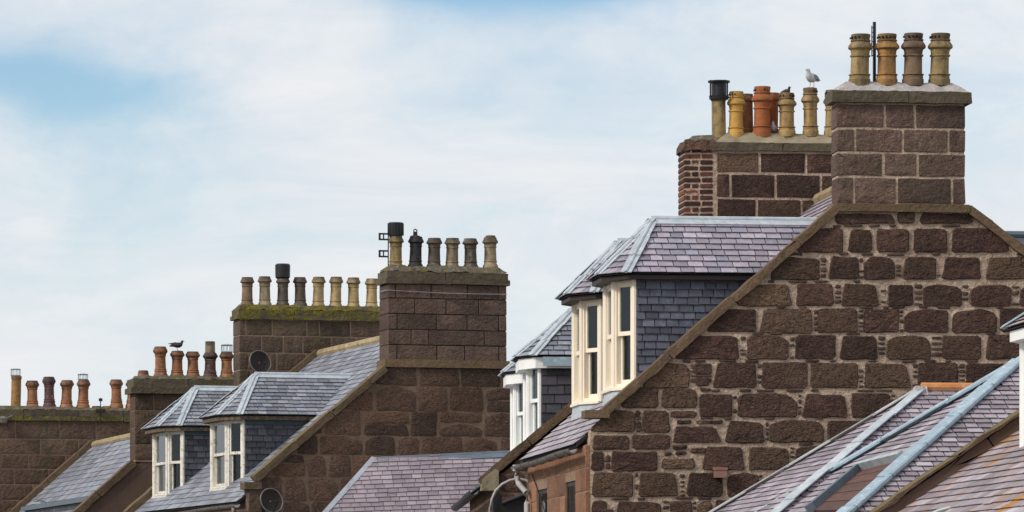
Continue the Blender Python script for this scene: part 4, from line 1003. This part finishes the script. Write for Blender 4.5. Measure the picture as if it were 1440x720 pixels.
# far skew
u8 = -.25
coping(H4.root, (u8, 0, H4.zL(u8)), (H4.ur, 0, H4.zr), .15, L4 - .32, L4 + .04, 'skew_moss', R4, seg=1.1)
rough_slab('skewputt', u8 - .22, u8 + .1, L4 - .34, L4 + .05, H4.zL(u8) - .14, H4.zL(u8) + .04, 'skew', H4.root, R4, amp=.006, nseg=4)
ch2 = chimney(H4, -.03, .66, 546, 712, 400, 509,
        [(400, 420.6, [556, 606, 657, 700.6]), (420.6, 442.5, [583, 627, 673]), (442.5, 464.5, [558.5, 613.5, 656.6, 701]), (464.5, 486, [578, 603, 681]), (486, 508.5, [558, 614, 653.5, 701.5])],
        [(393, 400, .06, 'cap_stone', 0), (383, 393, .03, 'cap_stone', 0)], (374, 383, .02, .12, 'flaunching_dark'), R4, mat='ashlar', core='underlay', joint=.018, proud=.012)
for (x, yt, yb, m, st) in ((556.4, 332.6, 377, 'pot_olive', 'roll'), (584, 333, 376, 'pot_black', 'roll'), (610.3, 335, 376.5, 'pot_sooty', 'roll'), (635.5, 335, 377.5, 'pot_grey', 'roll'), (662, 335.7, 377, 'pot_sooty', 'roll'), (689.7, 334, 376.5, 'pot_grey', 'roll')):
    t_, r, h = pot(f4, ch2, x, yt, yb, 11.2, st, m, .3, R4)
    if x == 556.4:
        cw = MB(); cw.lathe(t_, [(-.02, r * .82), (.02, r * .82), (.02, r * .95), (.25, r * 1.0), (.27, r * .9)], 20, cap=True)
        for k in range(20):
            a_ = 2 * math.pi * k / 20; cw.obox(t_ + Vector((r * .98 * math.cos(a_) - .006, r * .98 * math.sin(a_) - .006, .02)), (.012, 0, 0), (0, .012, 0), (0, 0, .235))
        cw.build('chimney_cowl', 'black_metal', ch2)
    if x == 584:
        cw = MB(); cw.lathe(t_, [(0, r * .7), (.02, r * .55), (.03, r * .28), (.09, r * .28), (.10, r * .22)], 12, cap=True); cw.tube([t_ + Vector((-.03, 0, .09)), t_ + Vector((-.03, 0, .13)), t_ + Vector((0, 0, .15)), t_ + Vector((.03, 0, .13)), t_ + Vector((.03, 0, .09))], .013, 6)
        cw.build('flue_stopper', 'pot_black', ch2)
    if x == 689.7:
        cw = MB(); cw.lathe(t_, [(-.02, r * .62), (.03, r * .64), (.04, r * .5)], 14, cap=True); cw.build('pot_liner', 'pot_umber', ch2)
# far chimney, mossy cap, eight pots
v3 = L4 - .15
ch3 = chimney(H4, v3, .6, 337, 552, 450, 545,
        [(451, 473.5, [345.5, 382.8, 431.4, 449, 493]), (473.5, 497.5, [367.8, 398, 425.8, 465.6, 500]), (497.5, 522, [349, 389, 430, 470]), (522, 545, [352, 380, 420, 468])],
        [(445, 450.5, .06, 'cap_moss', 0), (437, 445, .03, 'cap_moss', 0)], (429, 437, .01, .10, 'cap_moss'), R4, mat='ashlar_olive', core='mortar_mid', joint=.026, proud=.006)
for (x, yt, yb, m) in ((347.5, 390, 430, 'pot_umber'), (372.5, 389, 430, 'pot_grey'), (397.5, 390, 430.5, 'pot_sooty'), (422.5, 390, 430.5, 'pot_sooty'), (447.5, 389.5, 432, 'pot_cream'), (471.7, 389.5, 432.5, 'pot_cream'), (497, 390.5, 433, 'pot_cream'), (522.5, 392, 433.5, 'pot_cream')):
    t_, r, h = pot(f4, ch3, x, yt, yb, 10, 'roll', m, v3 + .28, R4)
    if x == 397.5:
        cw = MB(); cw.lathe(t_, [(-.03, r * .85), (.0, r * 1.05), (.26, r * 1.08), (.29, r * .9)], 16, cap=True); smooth_angle(cw.build('chimney_cowl', 'black_metal', ch3))
left_slates(H4, 'slate_grey', R4, .3, .17, .28, L4 - .3, th=.005)
right_slates(H4, 'slate_grey', R4, .3, .2, .28, L4 - .3)
v = .62
while v < v3 - .05:                                            # ridge tiles
    l = min(.46, v3 - v); mb = MB(); mb.tube([(H4.ur, v + .006, H4.zr + .0), (H4.ur, v + l - .006, H4.zr + .0)], .105, 8); smooth_angle(mb.build('ridge_tile', 'ridge_buff', H4.root)); v += l
gutter(H4, -H4.lap - .1, H4.zL(-H4.lap - .1) + .01, -.02, L4 + .1, .07, 'gutter_grey', drop=.05)
mb = MB(); gu = -H4.lap - .1; gz = H4.zL(gu); mb.tube([(gu, .25, gz - .04), (gu, .25, gz - .12), (-.1, .25, gz - .3), (-.08, .25, .2)], .045, 8); smooth_angle(mb.build('downpipe', 'pipe_pale', H4.root), 50)
def dormer4(dv):
    vc = 2.45
    uc = f4.V(342, 640, vc).x; cu = f4.V(318, 640, vc + .5).x
    zt = f4.V(342, 585, vc).z; zb = f4.V(318, 686, vc + .5).z; ap = f4.V(360, 528, vc + 1.15)
    cur = [[(0, .35, 'curtain'), (.6, 1, 'curtain')], [(0, .4, 'curtain')], None]
    if dv: cur = [[(0.0, .45, 'curtain_teal')], [(0, .4, 'curtain')], None]
    return dormer(H4.root, H4.zL, vc + dv, uc, cu, vc + .5 + dv, vc + 1.8 + dv, zb, zt, ap.x, ap.z, .21, 'white_worn', 'slate_charcoal', 'slate_grey', 'lead', 'timber_rot', R4, .20, .145,
                  (lambda c: dv == 0), fascia_h=.075, cheek_w=.2, cheek_e=.125, curtains=cur, jw=.085, cheek_board=('teal_board', .09), apron='lead')
dormer4(0.0); dormer4(5.5)
mb = MB()                                                       # gull droppings run down the slates
# ================================================================== fourth house at the left end of the row
R5 = random.Random(55)
f5 = Frame(112, 103.5, 15)
H5 = shell(f5, 'stone_house', 'farthest house at left end with orange pots and long slate roof', (112, 734), (192, 663), 12.6, 'render_brown', ridge_u=f5.V(266, 600).x, v_roof0=.25, head=.13)
a, b = f5.V(100, 733), f5.V(192, 650)
coping(H5.root, (a.x, 0, H5.zL(a.x) + .14), (b.x, 0, H5.zL(b.x) + .14), .15, -.05, .30, 'skew', R5, seg=1.0)
coping(H5.root, (H5.ur + 1.1, 0, H5.zR(H5.ur + 1.1)), (H5.W, 0, H5.zR(H5.W)), .15, -.05, .30, 'skew', R5, seg=1.0)
ch4 = chimney(H5, -.02, .64, 190, 345, 553, 650,
        [(554, 578, [216, 262, 300]), (578, 602, [236, 280]), (602, 626, [212, 258, 310]), (626, 648, [236, 290])],
        [(546, 554, .10, 'cap_stone', 0), (533.5, 546, .05, 'cap_stone', 0)], (529, 533.5, .01, .10, 'flaunching_dark'), R5, mat='ashlar_plain', core='mortar_mid', joint=.016, proud=.006)
for (x, yt, yb, hw, m, st) in ((201.5, 521, 533, 9, 'pot_terracotta', 'stub'), (226, 487.5, 531, 10.3, 'pot_terracotta', 'flare'), (249, 493.5, 531, 10.3, 'pot_terracotta', 'flare'), (271.5, 494.5, 531, 10.3, 'pot_terracotta', 'flare'), (295.5, 496, 531.5, 10.6, 'pot_plum', 'flare'), (319, 496, 531.5, 10.3, 'pot_terracotta', 'flare'), (341, 496, 531.5, 10.3, 'pot_terracotta', 'flare')):
    t_, r, h = pot(f5, ch4, x, yt, yb, hw, st, m, .3, R5)
    if x == 249: perch_left = (t_, r)
    if x == 295.5:
        cw = MB(); cw.lathe(t_, [(-.02, r * .68), (.25, r * .66), (.25, r * .5)], 14, cap=True); smooth_angle(cw.build('pot_liner', 'pot_grey', ch4))
    if x == 319: cage(f5, ch4, t_, r * .75, .17)
L5 = 12.6; v5 = L5 - .2
ch5 = chimney(H5, v5, .7, -22, 232, 591, 770,
        [(592, 618, [22, 84, 135]), (618, 640, [57, 110, 160]), (640, 660, [-2, 40, 92]), (660, 682, [20, 68, 120]), (682, 704, [-4, 46, 90]), (704, 728, [24, 70])],
        [(585.5, 592, .06, 'cap_moss', 0), (577, 585.5, .03, 'cap_stone', 0)], (572.5, 577, .01, .10, 'flaunching_dark'), R5, mat='ashlar_plain', core='mortar_mid', joint=.02, proud=.006, down=1.5)
for (x, yt, yb, hw, m, st) in ((22, 529, 574, 7.0, 'pot_amber', 'pipe'), (45.8, 535.4, 575, 9.8, 'pot_terracotta', 'flare'), (69.7, 530, 574, 9.6, 'pot_plum', 'flare'), (93.3, 534.7, 574.5, 9.8, 'pot_terracotta', 'flare'), (116.7, 534.5, 574, 9.8, 'pot_terracotta', 'flare'),
                               (136, 571, 576, 8, 'pot_terracotta', 'stub'), (150, 571, 576, 8, 'pot_amber', 'stub'), (164, 533.8, 573, 9.8, 'pot_terracotta', 'flare'), (186, 535, 573, 9.8, 'pot_terracotta', 'flare')):
    t_, r, h = pot(f5, ch5, x, yt, yb, hw, st, m, v5 + .3, R5)
    if x == 22: cage(f5, ch5, t_, r * .95, .17)
    if x == 116.7: cage(f5, ch5, t_, r * .7, .14)
left_slates(H5, 'slate_grey', R5, .34, .2, .28, L5 - .25, th=.005)
right_slates(H5, 'slate_purple', R5, .3, .2, .28, L5 - .25)
coping(H5.root, (-.2, 0, H5.zL(-.2)), (H5.ur, 0, H5.zr), .15, v5 - .35, v5 - .02, 'skew', R5, seg=1.0)
v = .62
while v < v5 - .4:
    l = min(.46, v5 - .36 - v); mb = MB(); mb.tube([(H5.ur, v + .006, H5.zr + .0), (H5.ur, v + l - .006, H5.zr + .0)], .105, 8); smooth_angle(mb.build('ridge_tile', 'ridge_buff', H5.root)); v += l
gutter(H5, -H5.lap - .1, H5.zL(-H5.lap - .1) + .01, -.02, L5, .07, 'gutter_grey', drop=.05)
# flat topped dormer low on its roof
p = f5.V(128, 706, .75); vfar = f5.U(36, 708, p.x).y; zt5 = f5.V(128, 705, .75).z
dm = MB(); dm.box((p.x, .75, 1.6), (p.x + 1.6, vfar, zt5)); d5 = dm.build('dormer', 'slate_dark', H5.root)
dm = MB(); dm.box((p.x - .1, .68, zt5 + .002), (p.x + 1.6, vfar + .1, zt5 + .10)); dm.build('flat_roof', 'lead_dark', d5)
vv = f5.U(56, 703, p.x + .2).y
dm = MB(); dm.lathe((p.x + .2, vv, zt5 + .09), [(0, .09), (.06, .09), (.06, .2), (.10, .2), (.15, .05)], 14, cap=True); smooth_angle(dm.build('roof_vent', 'chrome', d5))
k = 0; v = .8
while v < vfar - .1:                                           # upright cladding boards
    dm = MB(); dm.box((p.x - .02, v, 1.6), (p.x - .004, min(v + .42, vfar) - .02, zt5 - .01)); dm.build('cladding_board', 'slate_dark', d5); v += .42

# ================================================================== slate roofs in the right foreground
def hip_house(fr, name, label, zA, r, w, h, k, ridge_len, rng, sw, se, leadm, want_l, want_f, wall='render_brown'):
    root = fr.root(name); tag(root, label, 'house')
    A = Vector((0, 0, zA)); Rr = Vector((ridge_len, 0, zA)); N_ = Vector((-r * k, -w * k, zA - h * k)); Fv = Vector((-r * k, w * k, zA - h * k))
    Nr = Vector((ridge_len, -w * k, zA - h * k)); Fr = Vector((ridge_len, w * k, zA - h * k))
    mb = MB(); mb.add([A, Rr, N_, Fv, Nr, Fr], [(0, 3, 2), (0, 2, 4, 1), (0, 1, 5, 3), (2, 3, 5, 4), (1, 4, 5)]); rf = mb.build('roof', 'underlay', root)
    mb = MB(); mb.box((-r * k + .25, -w * k + .25, 0), (ridge_len - .02, w * k - .25, zA - h * k + .02)); mb.build('wall', wall, root)
    slate_field([Fv, N_, A], (0, 1, 0), 'slate_mauve', rf, rng, w=sw * 2, e=se, want=want_l, th=.0055)
    slate_field([N_, Nr, Rr, A], (1, 0, 0), 'slate_mauve', rf, rng, w=sw, e=se, want=want_f, th=.006)
    slate_field([Fv, A, Rr, Fr], (1, 0, 0), 'slate_mauve', rf, rng, w=sw * 1.2, e=se * 1.3)
    return root, rf, A, Rr, N_, Fv, Nr, Fr
R6 = random.Random(66)
f6 = Frame(1298, 54, 6.7); zA6 = f6.V(1298, 549).z
inview = lambda fr, k=None: (lambda c: (lambda q: 985 < q[0] < 1443 and 520 < q[1] < 726 and (k is None or q[1] < k[1] - (q[0] - k[0]) * k[2]))(fr.px(c)))
root6, rf6, A, Rr, N_, Fv, Nr, Fr = hip_house(f6, 'slate_roofed_wing', 'hipped slate roof with orange ridge tile just in front of the big gable', zA6, 2.16, 2.75, 1.475, 1.15, 4.0, R6, .155, .118, 'lead', inview(f6, (1098, 706, .584)), inview(f6, (1098, 706, .584)))
def cover(root, p, q, up, w, th, mat, n, roll, name='lead_sheet', rollr=.03, side=0.0):
    """lead sheets lapped end to end along a hip"""
    p, q, up = Vector(p), Vector(q), Vector(up).normalized()
    for i in range(n):
        mb = MB(); a = p + (q - p) * (i / n); b = p + (q - p) * ((i + 1.03) / n); d = (q - p).normalized(); s_ = d.cross(up).normalized()
        strip(mb, a + up * (.03 + .012 * (i % 2)) + s_ * side, b + up * (.03 + .012 * (i % 2)) + s_ * side, up, w, th)
        if roll: mb.tube([a + up * (.05), b + up * (.05)], rollr, 8)
        smooth_angle(mb.build(name, mat, root), 40)
cover(root6, A, N_, (-.45, -.45, .8), .135, .014, 'lead', 5, False)
cover(root6, A, Fv, (-.45, .35, .8), .12, .014, 'lead_pale', 6, True, 'hip_flashing', .022)
mb = MB(); mb.tube([A + Vector((-.02, 0, .035)), A + Vector((.58, 0, .035))], .058, 10); smooth_angle(mb.build('ridge_tile', 'terracotta_ridge', root6))
mb = MB(); mb.tube([A + Vector((.62, 0, .02)), Rr + Vector((0, 0, .02))], .05, 8); smooth_angle(mb.build('ridge', 'lead', root6))
rough_slab('mortar_bed', -.12, .06, -.12, .12, zA6 - .07, zA6 + .04, 'flaunching', root6, R6, top=.03, amp=.02, nseg=4)

SIDE7 = 0.07
f7 = Frame(1442, 50, 6.7); zA7 = f7.V(1442, 509).z
root7, rf7, A, Rr, N_, Fv, Nr, Fr = hip_house(f7, 'slate_roofed_wing', 'hipped slate roof with two long blue lead hips at lower right', zA7, 2.64, 3.54, 1.8, 1.12, 4.0, R6, .155, .118, 'lead_blue', inview(f7, (1220, 716, .645)), inview(f7, (1220, 716, .645)))
cover(root7, A, N_, (-.35, -.5, .8), .15, .016, 'lead_blue', 6, False, side=SIDE7)
cover(root7, A, N_, (-.35, -.5, .8), .05, .012, 'lead_blue', 6, True, name='lead_roll', rollr=.032)
cover(root7, A, Fv, (-.45, .2, .8), .22, .016, 'lead_blue', 5, True, rollr=.042)
mb = MB(); mb.tube([A, Rr], .06, 8); smooth_angle(mb.build('ridge', 'lead_blue', root7))
# boarded roof hatch let into the hipped end
nL = (N_ - A).cross(Fv - A).normalized()
if nL.z < 0: nL = -nL
def on7(px, py, off=0.0): return f7.hit(px, py, A + nL * off, nL)
hp = [on7(1216, 665), on7(1270, 652), on7(1190, 724), on7(1146, 724)]
hd = MB(); hd.prism([p_ + nL * .02 for p_ in hp], nL * .012); hatch = hd.build('roof_hatch', 'timber_dark', root7)
for i in range(5):
    a0, a1 = i / 5, (i + .93) / 5
    q0 = [hp[0] + (hp[3] - hp[0]) * a0, hp[1] + (hp[2] - hp[1]) * a0, hp[1] + (hp[2] - hp[1]) * a1, hp[0] + (hp[3] - hp[0]) * a1]
    mb = MB(); mb.prism([p_ + nL * (.034) for p_ in q0], nL * .018); mb.build('plank', 'plank_red', hatch)
mb = MB(); strip(mb, hp[0] + nL * .03, hp[3] + nL * .03, nL, .12, .10); mb.build('lead_kerb', 'lead_dark', hatch)
mb = MB(); strip(mb, hp[0] + nL * .034 - (hp[1] - hp[0]) * .08, hp[1] + nL * .034 + (hp[1] - hp[0]) * .08, nL, .07, .10); mb.build('lead_flashing', 'lead', hatch)

# nearest roof at the right edge: lichen on its slates, raised skew at the far end, white dormer
R7 = random.Random(77)
f8 = Frame(1255, 46, 6.7)
H8 = shell(f8, 'stone_house', 'nearest slate roof with orange lichen and brown skew at lower right corner', (1255, 729), (1440, 602), 1.0, 'render_brown', ridge_u=3.6, v_roof0=0)
for o in (H8.walls, H8.roof): bpy.data.objects.remove(o)
v0_ = -8.0
w = MB(); w.prism([(0, v0_, 0), (H8.W, v0_, 0), (H8.W, v0_, H8.zR(H8.W) - .06), (H8.ur, v0_, H8.zr - .06), (0, v0_, H8.zL(0) - .06)], (0, .3 - v0_, 0)); H8.walls = w.build('wall', 'render_brown', H8.root)
r = MB()
for (ua, za, ub, zb) in ((-.14, H8.zL(-.14), H8.ur, H8.zr), (H8.ur, H8.zr, H8.W + .14, H8.zR(H8.W + .14))):
    r.prism([(ua, v0_, za), (ub, v0_, zb), (ub, v0_, zb - .05), (ua, v0_, za - .05)], (0, -v0_, 0))
H8.roof = r.build('roof', 'underlay', H8.root)
left_slates(H8, 'slate_lichen', R7, .34, .125, v0_, -.01, want=inview(f8), th=.0055)
right_slates(H8, 'slate_lichen', R7, .3, .2, v0_, -.01)
a = -.2
coping(H8.root, (a, 0, H8.zL(a) - .02), (H8.ur, 0, H8.zr - .02), .145, .0, .3, 'render_brown', R7, seg=1.4, name='skew_wall')
coping(H8.root, (a - .02, 0, H8.zL(a) + .155), (H8.ur, 0, H8.zr + .155), .028, -.03, .33, 'skew_moss', R7, seg=1.1)
gutter(H8, -H8.lap - .09, H8.zL(-H8.lap - .09) - .01, v0_, .1, .06, 'gutter_grey')
mb = MB(); mb.tube([(H8.ur, v0_, H8.zr + .02), (H8.ur, 0, H8.zr + .02)], .09, 8); smooth_angle(mb.build('ridge', 'ridge_buff', H8.root))
cu = f8.V(1438, 560, -1.6).x; zt = f8.V(1438, 466, -1.6).z; zb = f8.V(1438, 634, -1.6).z
dormer(H8.root, H8.zL, -3.2, cu + .2, cu, -2.8, -1.6, zb, zt, cu + .75, zt + .62, .15, 'white_clean', 'slate_dark', 'slate_lichen', 'lead_blue', 'white_clean', R7, .2, .105, None, fascia_h=.10)

# ================================================================== fittings, aerials, birds
def dish(fr, px, py, v, r, mat, label, tilt, arm='black_metal', squash=1.0, facing=None):
    c = fr.V(px, py, v); root = empty('satellite_dish', (fr.o.x + fr.u.x * c.x + fr.v.x * c.y, fr.o.y + fr.u.y * c.x + fr.v.y * c.y, c.z), fr.ang)
    tag(root, label, 'satellite dish')
    mb = MB(); n = 28; ax = Vector(facing or (0.25, -.9, tilt)).normalized(); s_ = ax.cross(Vector((0, 0, 1))).normalized(); t_ = s_.cross(ax)
    rings = []
    for q in (.02, .35, .7, 1.0): rings.append([s_ * r * q * math.cos(2 * math.pi * k / n) * squash + t_ * r * q * math.sin(2 * math.pi * k / n) - ax * (.16 * r * (1 - q * q) * 1.6) for k in range(n)])
    for q in (1.0, .7, .35, .02): rings.append([s_ * r * q * math.cos(2 * math.pi * k / n) * squash + t_ * r * q * math.sin(2 * math.pi * k / n) - ax * (.16 * r * (1 - q * q) * 1.6 + .012) for k in range(n)])
    mb.loft(rings); smooth_angle(mb.build('reflector', mat, root), 40)
    mb = MB(); mb.tube([s_ * r * math.cos(2 * math.pi * k / n) * squash + t_ * r * math.sin(2 * math.pi * k / n) for k in range(n + 1)], .014, 6); smooth_angle(mb.build('rim', 'gutter_grey' if mat == 'dish_brown' else mat, root))
    mb = MB(); tip = ax * r * .9 - t_ * r * .35; mb.tube([-t_ * r * .98, tip], .013, 6); mb.tube([tip, tip + (-ax + t_ * .35).normalized() * .09], .028, 8); mb.build('feed_arm', arm, root)
    mb = MB(); mb.tube([-ax * .2 * r, -ax * (.2 * r + .12), -ax * (.2 * r + .14) + Vector((0, .12, -.25))], .02, 6); mb.build('bracket', 'gutter_grey', root)
    return root
dish(f4, 366, 509, v3 - .22, .255, 'dish_brown', 'dark brown satellite dish on the mossy eight-pot chimney', .25)
dish(f4, 382, 704, -.25, .24, 'dish_brown', 'dark brown satellite dish on gable corner beside the downpipe', .25)
dish(f8, 1349, 767, -2.6, .36, 'dish_pale', 'pale green-white dish rim peeping over the bottom edge', .3, squash=1.25, facing=(0, -1, .12))

bx0 = MB(); p, q = f1.V(1003, 672), f1.V(1019.5, 659); bx0.box((p.x, -.13, p.z), (q.x, -.03, q.z)); bx0.box((p.x - .012, -.14, p.z + .1), (q.x + .012, -.03, q.z + .012))
al = bx0.build('alarm_box', 'plastic_red'); al.location = (f1.o.x, f1.o.y, 0); al.rotation_euler = (0, 0, f1.ang); tag(al, 'small reddish alarm box fixed low on the rubble gable', 'alarm box')

def local(o, fr): o.location = (fr.o.x, fr.o.y, 0); o.rotation_euler = (0, 0, fr.ang); return o
# aerial behind the four pots
t0, t1 = f1.V(1228.6, 31, .45), f1.V(1230, 116, .45)
mb = MB(); mb.box((t1.x - .024, .42, t1.z - .35), (t1.x + .012, .46, t0.z)); mb.box((t1.x - .045, .43, t0.z - .45), (t1.x - .035, .45, t0.z - .05))
for k in range(7): mb.box((t1.x - .045, .43, t0.z - .08 - k * .06), (t1.x - .02, .45, t0.z - .07 - k * .06))
ae = local(mb.build('aerial', 'black_metal'), f1); tag(ae, 'upright black aerial between the first two of four pots', 'aerial')
# cable brackets beside the cowled pot
mb = MB(); c0 = f4.V(546, 330, .3); c1 = f4.V(546, 378, .3); mb.tube([c0 + Vector((0, 0, .06)), c1], .012, 6)
for yy in (333, 357):
    c = f4.V(546, yy, .3); e_ = f4.V(532.5, yy, .3); hgt = .055
    for dz in (-hgt, hgt): mb.box((e_.x, .28, c.z + dz - .016), (c.x, .31, c.z + dz + .016))
    mb.box((e_.x, .28, c.z - hgt), (e_.x + .035, .31, c.z + hgt)); mb.box(((e_.x + c.x) / 2 - .01, .28, c.z - hgt), ((e_.x + c.x) / 2 + .01, .31, c.z + hgt))
ae = local(mb.build('aerial_bracket', 'black_metal'), f4); tag(ae, 'black aerial brackets beside the black-cowled pot of the six', 'aerial')
# wire round the six-pot chimney
a, b = f4.V(545, 408, -.05), f4.V(713, 414, -.05)
mb = MB(); mb.tube([(a.x - .03, .5, a.z), (a.x - .03, -.055, a.z)] + [(a.x + (b.x - a.x) * k / 8, -.06, a.z + (b.z - a.z) * k / 8 - .02 * math.sin(math.pi * k / 8)) for k in range(9)], .006, 5)
wr = local(mb.build('wire', 'pipe_pale'), f4); tag(wr, 'thin pale wire tied round the six-pot chimney', 'wire')
# small mast on the leftmost chimney
a, b = f5.V(141.5, 562, v5 - .12), f5.V(141.5, 596, v5 - .12)
mb = MB(); mb.tube([b, a], .012, 6); mb.lathe(a, [(-.05, .0), (-.03, .05), (.02, .05), (.05, .0)], 8, cap=True); mb.box((b.x - .12, v5 - .16, f5.V(141, 580, v5 - .12).z), (b.x + .12, v5 - .08, f5.V(141, 575.5, v5 - .12).z))
mt = local(mb.build('mast', 'black_metal'), f5); tag(mt, 'short black mast with knob on the leftmost chimney', 'mast')
# lamp on the far left of that chimney
a = f5.V(4, 591, v5 - .15); mb = MB(); mb.lathe(a, [(-.1, .03), (-.06, .1), (.05, .12), (.1, .05)], 10, cap=True); mb.tube([a, a + Vector((.25, .1, .12))], .02, 6)
lp = local(mb.build('floodlight', 'gutter_grey'), f5); tag(lp, 'grey floodlight under the cap at the left picture edge', 'lamp')
# hooped pipe in front of the dark gable
fh = Frame(720, 66.6, 4)
pts = [(689, 740), (689, 715), (691.5, 702), (697, 690), (706, 681), (717, 675.5), (728, 673.3), (738, 675), (746, 679), (753, 686.5), (758, 694), (760.5, 706), (761, 740)]
mb = MB(); hoop = [fh.V(x, y, 0) for x, y in pts]; hoop = [Vector((hoop[0].x, 0, 0.1))] + hoop + [Vector((hoop[-1].x, 0, .1))]; mb.tube(hoop, .019, 9)
hp_ = smooth_angle(local(mb.build('pipe_hoop', 'pipe_pale'), fh), 60); tag(hp_, 'pale arched metal pipe in front of the dark gable', 'pipe')
mb = MB(); mb.tube([fh.V(706, 708, .02), fh.V(753, 690, .02)], .028, 8); mb.build('cross_bar', 'black_metal', hp_)
mb = MB(); mb.prism([fh.V(706, 709, .05), fh.V(753, 692, .05), fh.V(755, 745, .05), fh.V(694, 745, .05), fh.V(693, 700, .05), fh.V(700, 691, .05), fh.V(706, 697, .05)], (0, .05, 0)); mb.build('dark_sheet', 'black_metal', hp_)  # dark sheet for the darker wall below the bar and bracket shadow at left

def bird(name, label, base, scale, yaw, mats, pose=0.0, legs=True, wings_up=False):
    """standing bird, beak towards -x before yaw; body is one lofted mesh"""
    root = empty(name, base, yaw); tag(root, label, 'bird')
    S = scale; n = 12
    # tail -> rump -> breast -> neck -> crown -> bill root
    spine = [((.30, .165), .006, .02), ((.24, .175), .018, .035), ((.15, .19), .05, .055), ((.06, .195), .085, .09), ((-.03, .20), .095, .10), ((-.10, .225), .08, .085), ((-.135, .27), .052, .055), ((-.145, .305), .045, .046), ((-.16, .335), .046, .045), ((-.185, .345), .034, .034), ((-.205, .343), .012, .014)]
    rings = []
    for i, ((x, z), rh, rv) in enumerate(spine):
        a = spine[max(0, i - 1)][0]; b = spine[min(len(spine) - 1, i + 1)][0]; d = Vector((b[0] - a[0], 0, b[1] - a[1])).normalized(); up = Vector((0, 1, 0)).cross(d)
        rings.append([(Vector((x, 0, z + (.0 if legs else -.1))) + Vector((0, 1, 0)) * rh * math.cos(2 * math.pi * k / n) + up * rv * math.sin(2 * math.pi * k / n)) * S for k in range(n)])
    mb = MB(); mb.loft(rings); smooth_angle(mb.build('body', mats[0], root), 80)
    dz = 0 if legs else -.1
    for s_ in (-1, 1):
        mb = MB(); pr = [(-.06, .245), (.02, .262), (.12, .235), (.25, .19), (.34, .165), (.22, .165), (.08, .165), (-.03, .185)]
        if wings_up: pr = [(-.06, .245), (.0, .28), (.10, .30), (.26, .27), (.36, .25), (.22, .22), (.08, .19), (-.03, .2)]
        y_ = [.088, .075, .07, .035, .015, .05, .092, .1]
        pts_ = [Vector((x, s_ * (y + .008), z + dz)) * S for (x, z), y in zip(pr, y_)]; pin_ = [Vector((x, s_ * (y - .012), z + dz)) * S for (x, z), y in zip(pr, y_)]
        k = len(pr); mb.add(pts_ + pin_, [list(range(k)), [k + i for i in range(k)][::-1]] + [(i, (i + 1) % k, k + (i + 1) % k, k + i) for i in range(k)]); smooth_angle(mb.build('wing', mats[1], root), 60)
        if legs:
            mb = MB(); mb.tube([Vector((.01, s_ * .04, .12)) * S, Vector((.02, s_ * .045, .06)) * S, Vector((.005, s_ * .045, .006)) * S], .008 * S, 6)
            for a_ in (-.5, 0, .5): mb.tube([Vector((.005, s_ * .045, .006)) * S, Vector((.005 - .05 * math.cos(a_), s_ * .045 + .05 * math.sin(a_), .004)) * S], .005 * S, 5)
            mb.build('leg', mats[2], root)
    mb = MB(); mb.tube([Vector((-.195, 0, .342 + dz)) * S, Vector((-.225, 0, .34 + dz)) * S, Vector((-.245, 0, .33 + dz)) * S], [.013 * S, .010 * S, .003 * S], 7); mb.build('beak', mats[3], root)
    mb = MB()
    for s_ in (-1, 1): mb.lathe(Vector((-.172, s_ * .042, .345 + dz)) * S + Vector((0, 0, -.006 * S)), [(0, .002 * S), (.006 * S, .007 * S), (.012 * S, .002 * S)], 6, cap=True)
    mb.build('eye', 'black_metal', root)
    return root
def world(fr, p): return Vector((fr.o.x + fr.u.x * p.x + fr.v.x * p.y, fr.o.y + fr.u.y * p.x + fr.v.y * p.y, p.z))
g = gull_top[0] + Vector((0, -gull_top[1] * .62, 0))
bird('seagull', 'grey and white gull standing on a buff pot', world(f1, g), .70, 1.0, ('feather_white', 'feather_grey', 'bird_leg', 'beak'))
g = dove_top[0] + Vector((-.01, -.0, -.02))
bird('pigeon', 'dark pigeon crouching on top of a buff chimney pot', world(f1, g), .40, 2.3, ('feather_dark', 'feather_dark', 'bird_leg', 'feather_dark'), legs=False)
g = perch_left[0] + Vector((0, -perch_left[1] * .5, 0))
bird('starling', 'small dark bird perched on a terracotta pot at left', world(f5, g), .62, 3.3, ('feather_dark', 'feather_dark', 'bird_leg', 'feather_dark'), wings_up=True)
c = f1.V(1088, 181, vB + .34)
bird('gull_chick', 'pinkish white bird tucked behind the orange pot', world(f1, Vector((c.x, c.y, f1.V(1088, 190, vB + .3).z))), .5, 1.4, ('feather_white', 'pink_float', 'bird_leg', 'beak'))
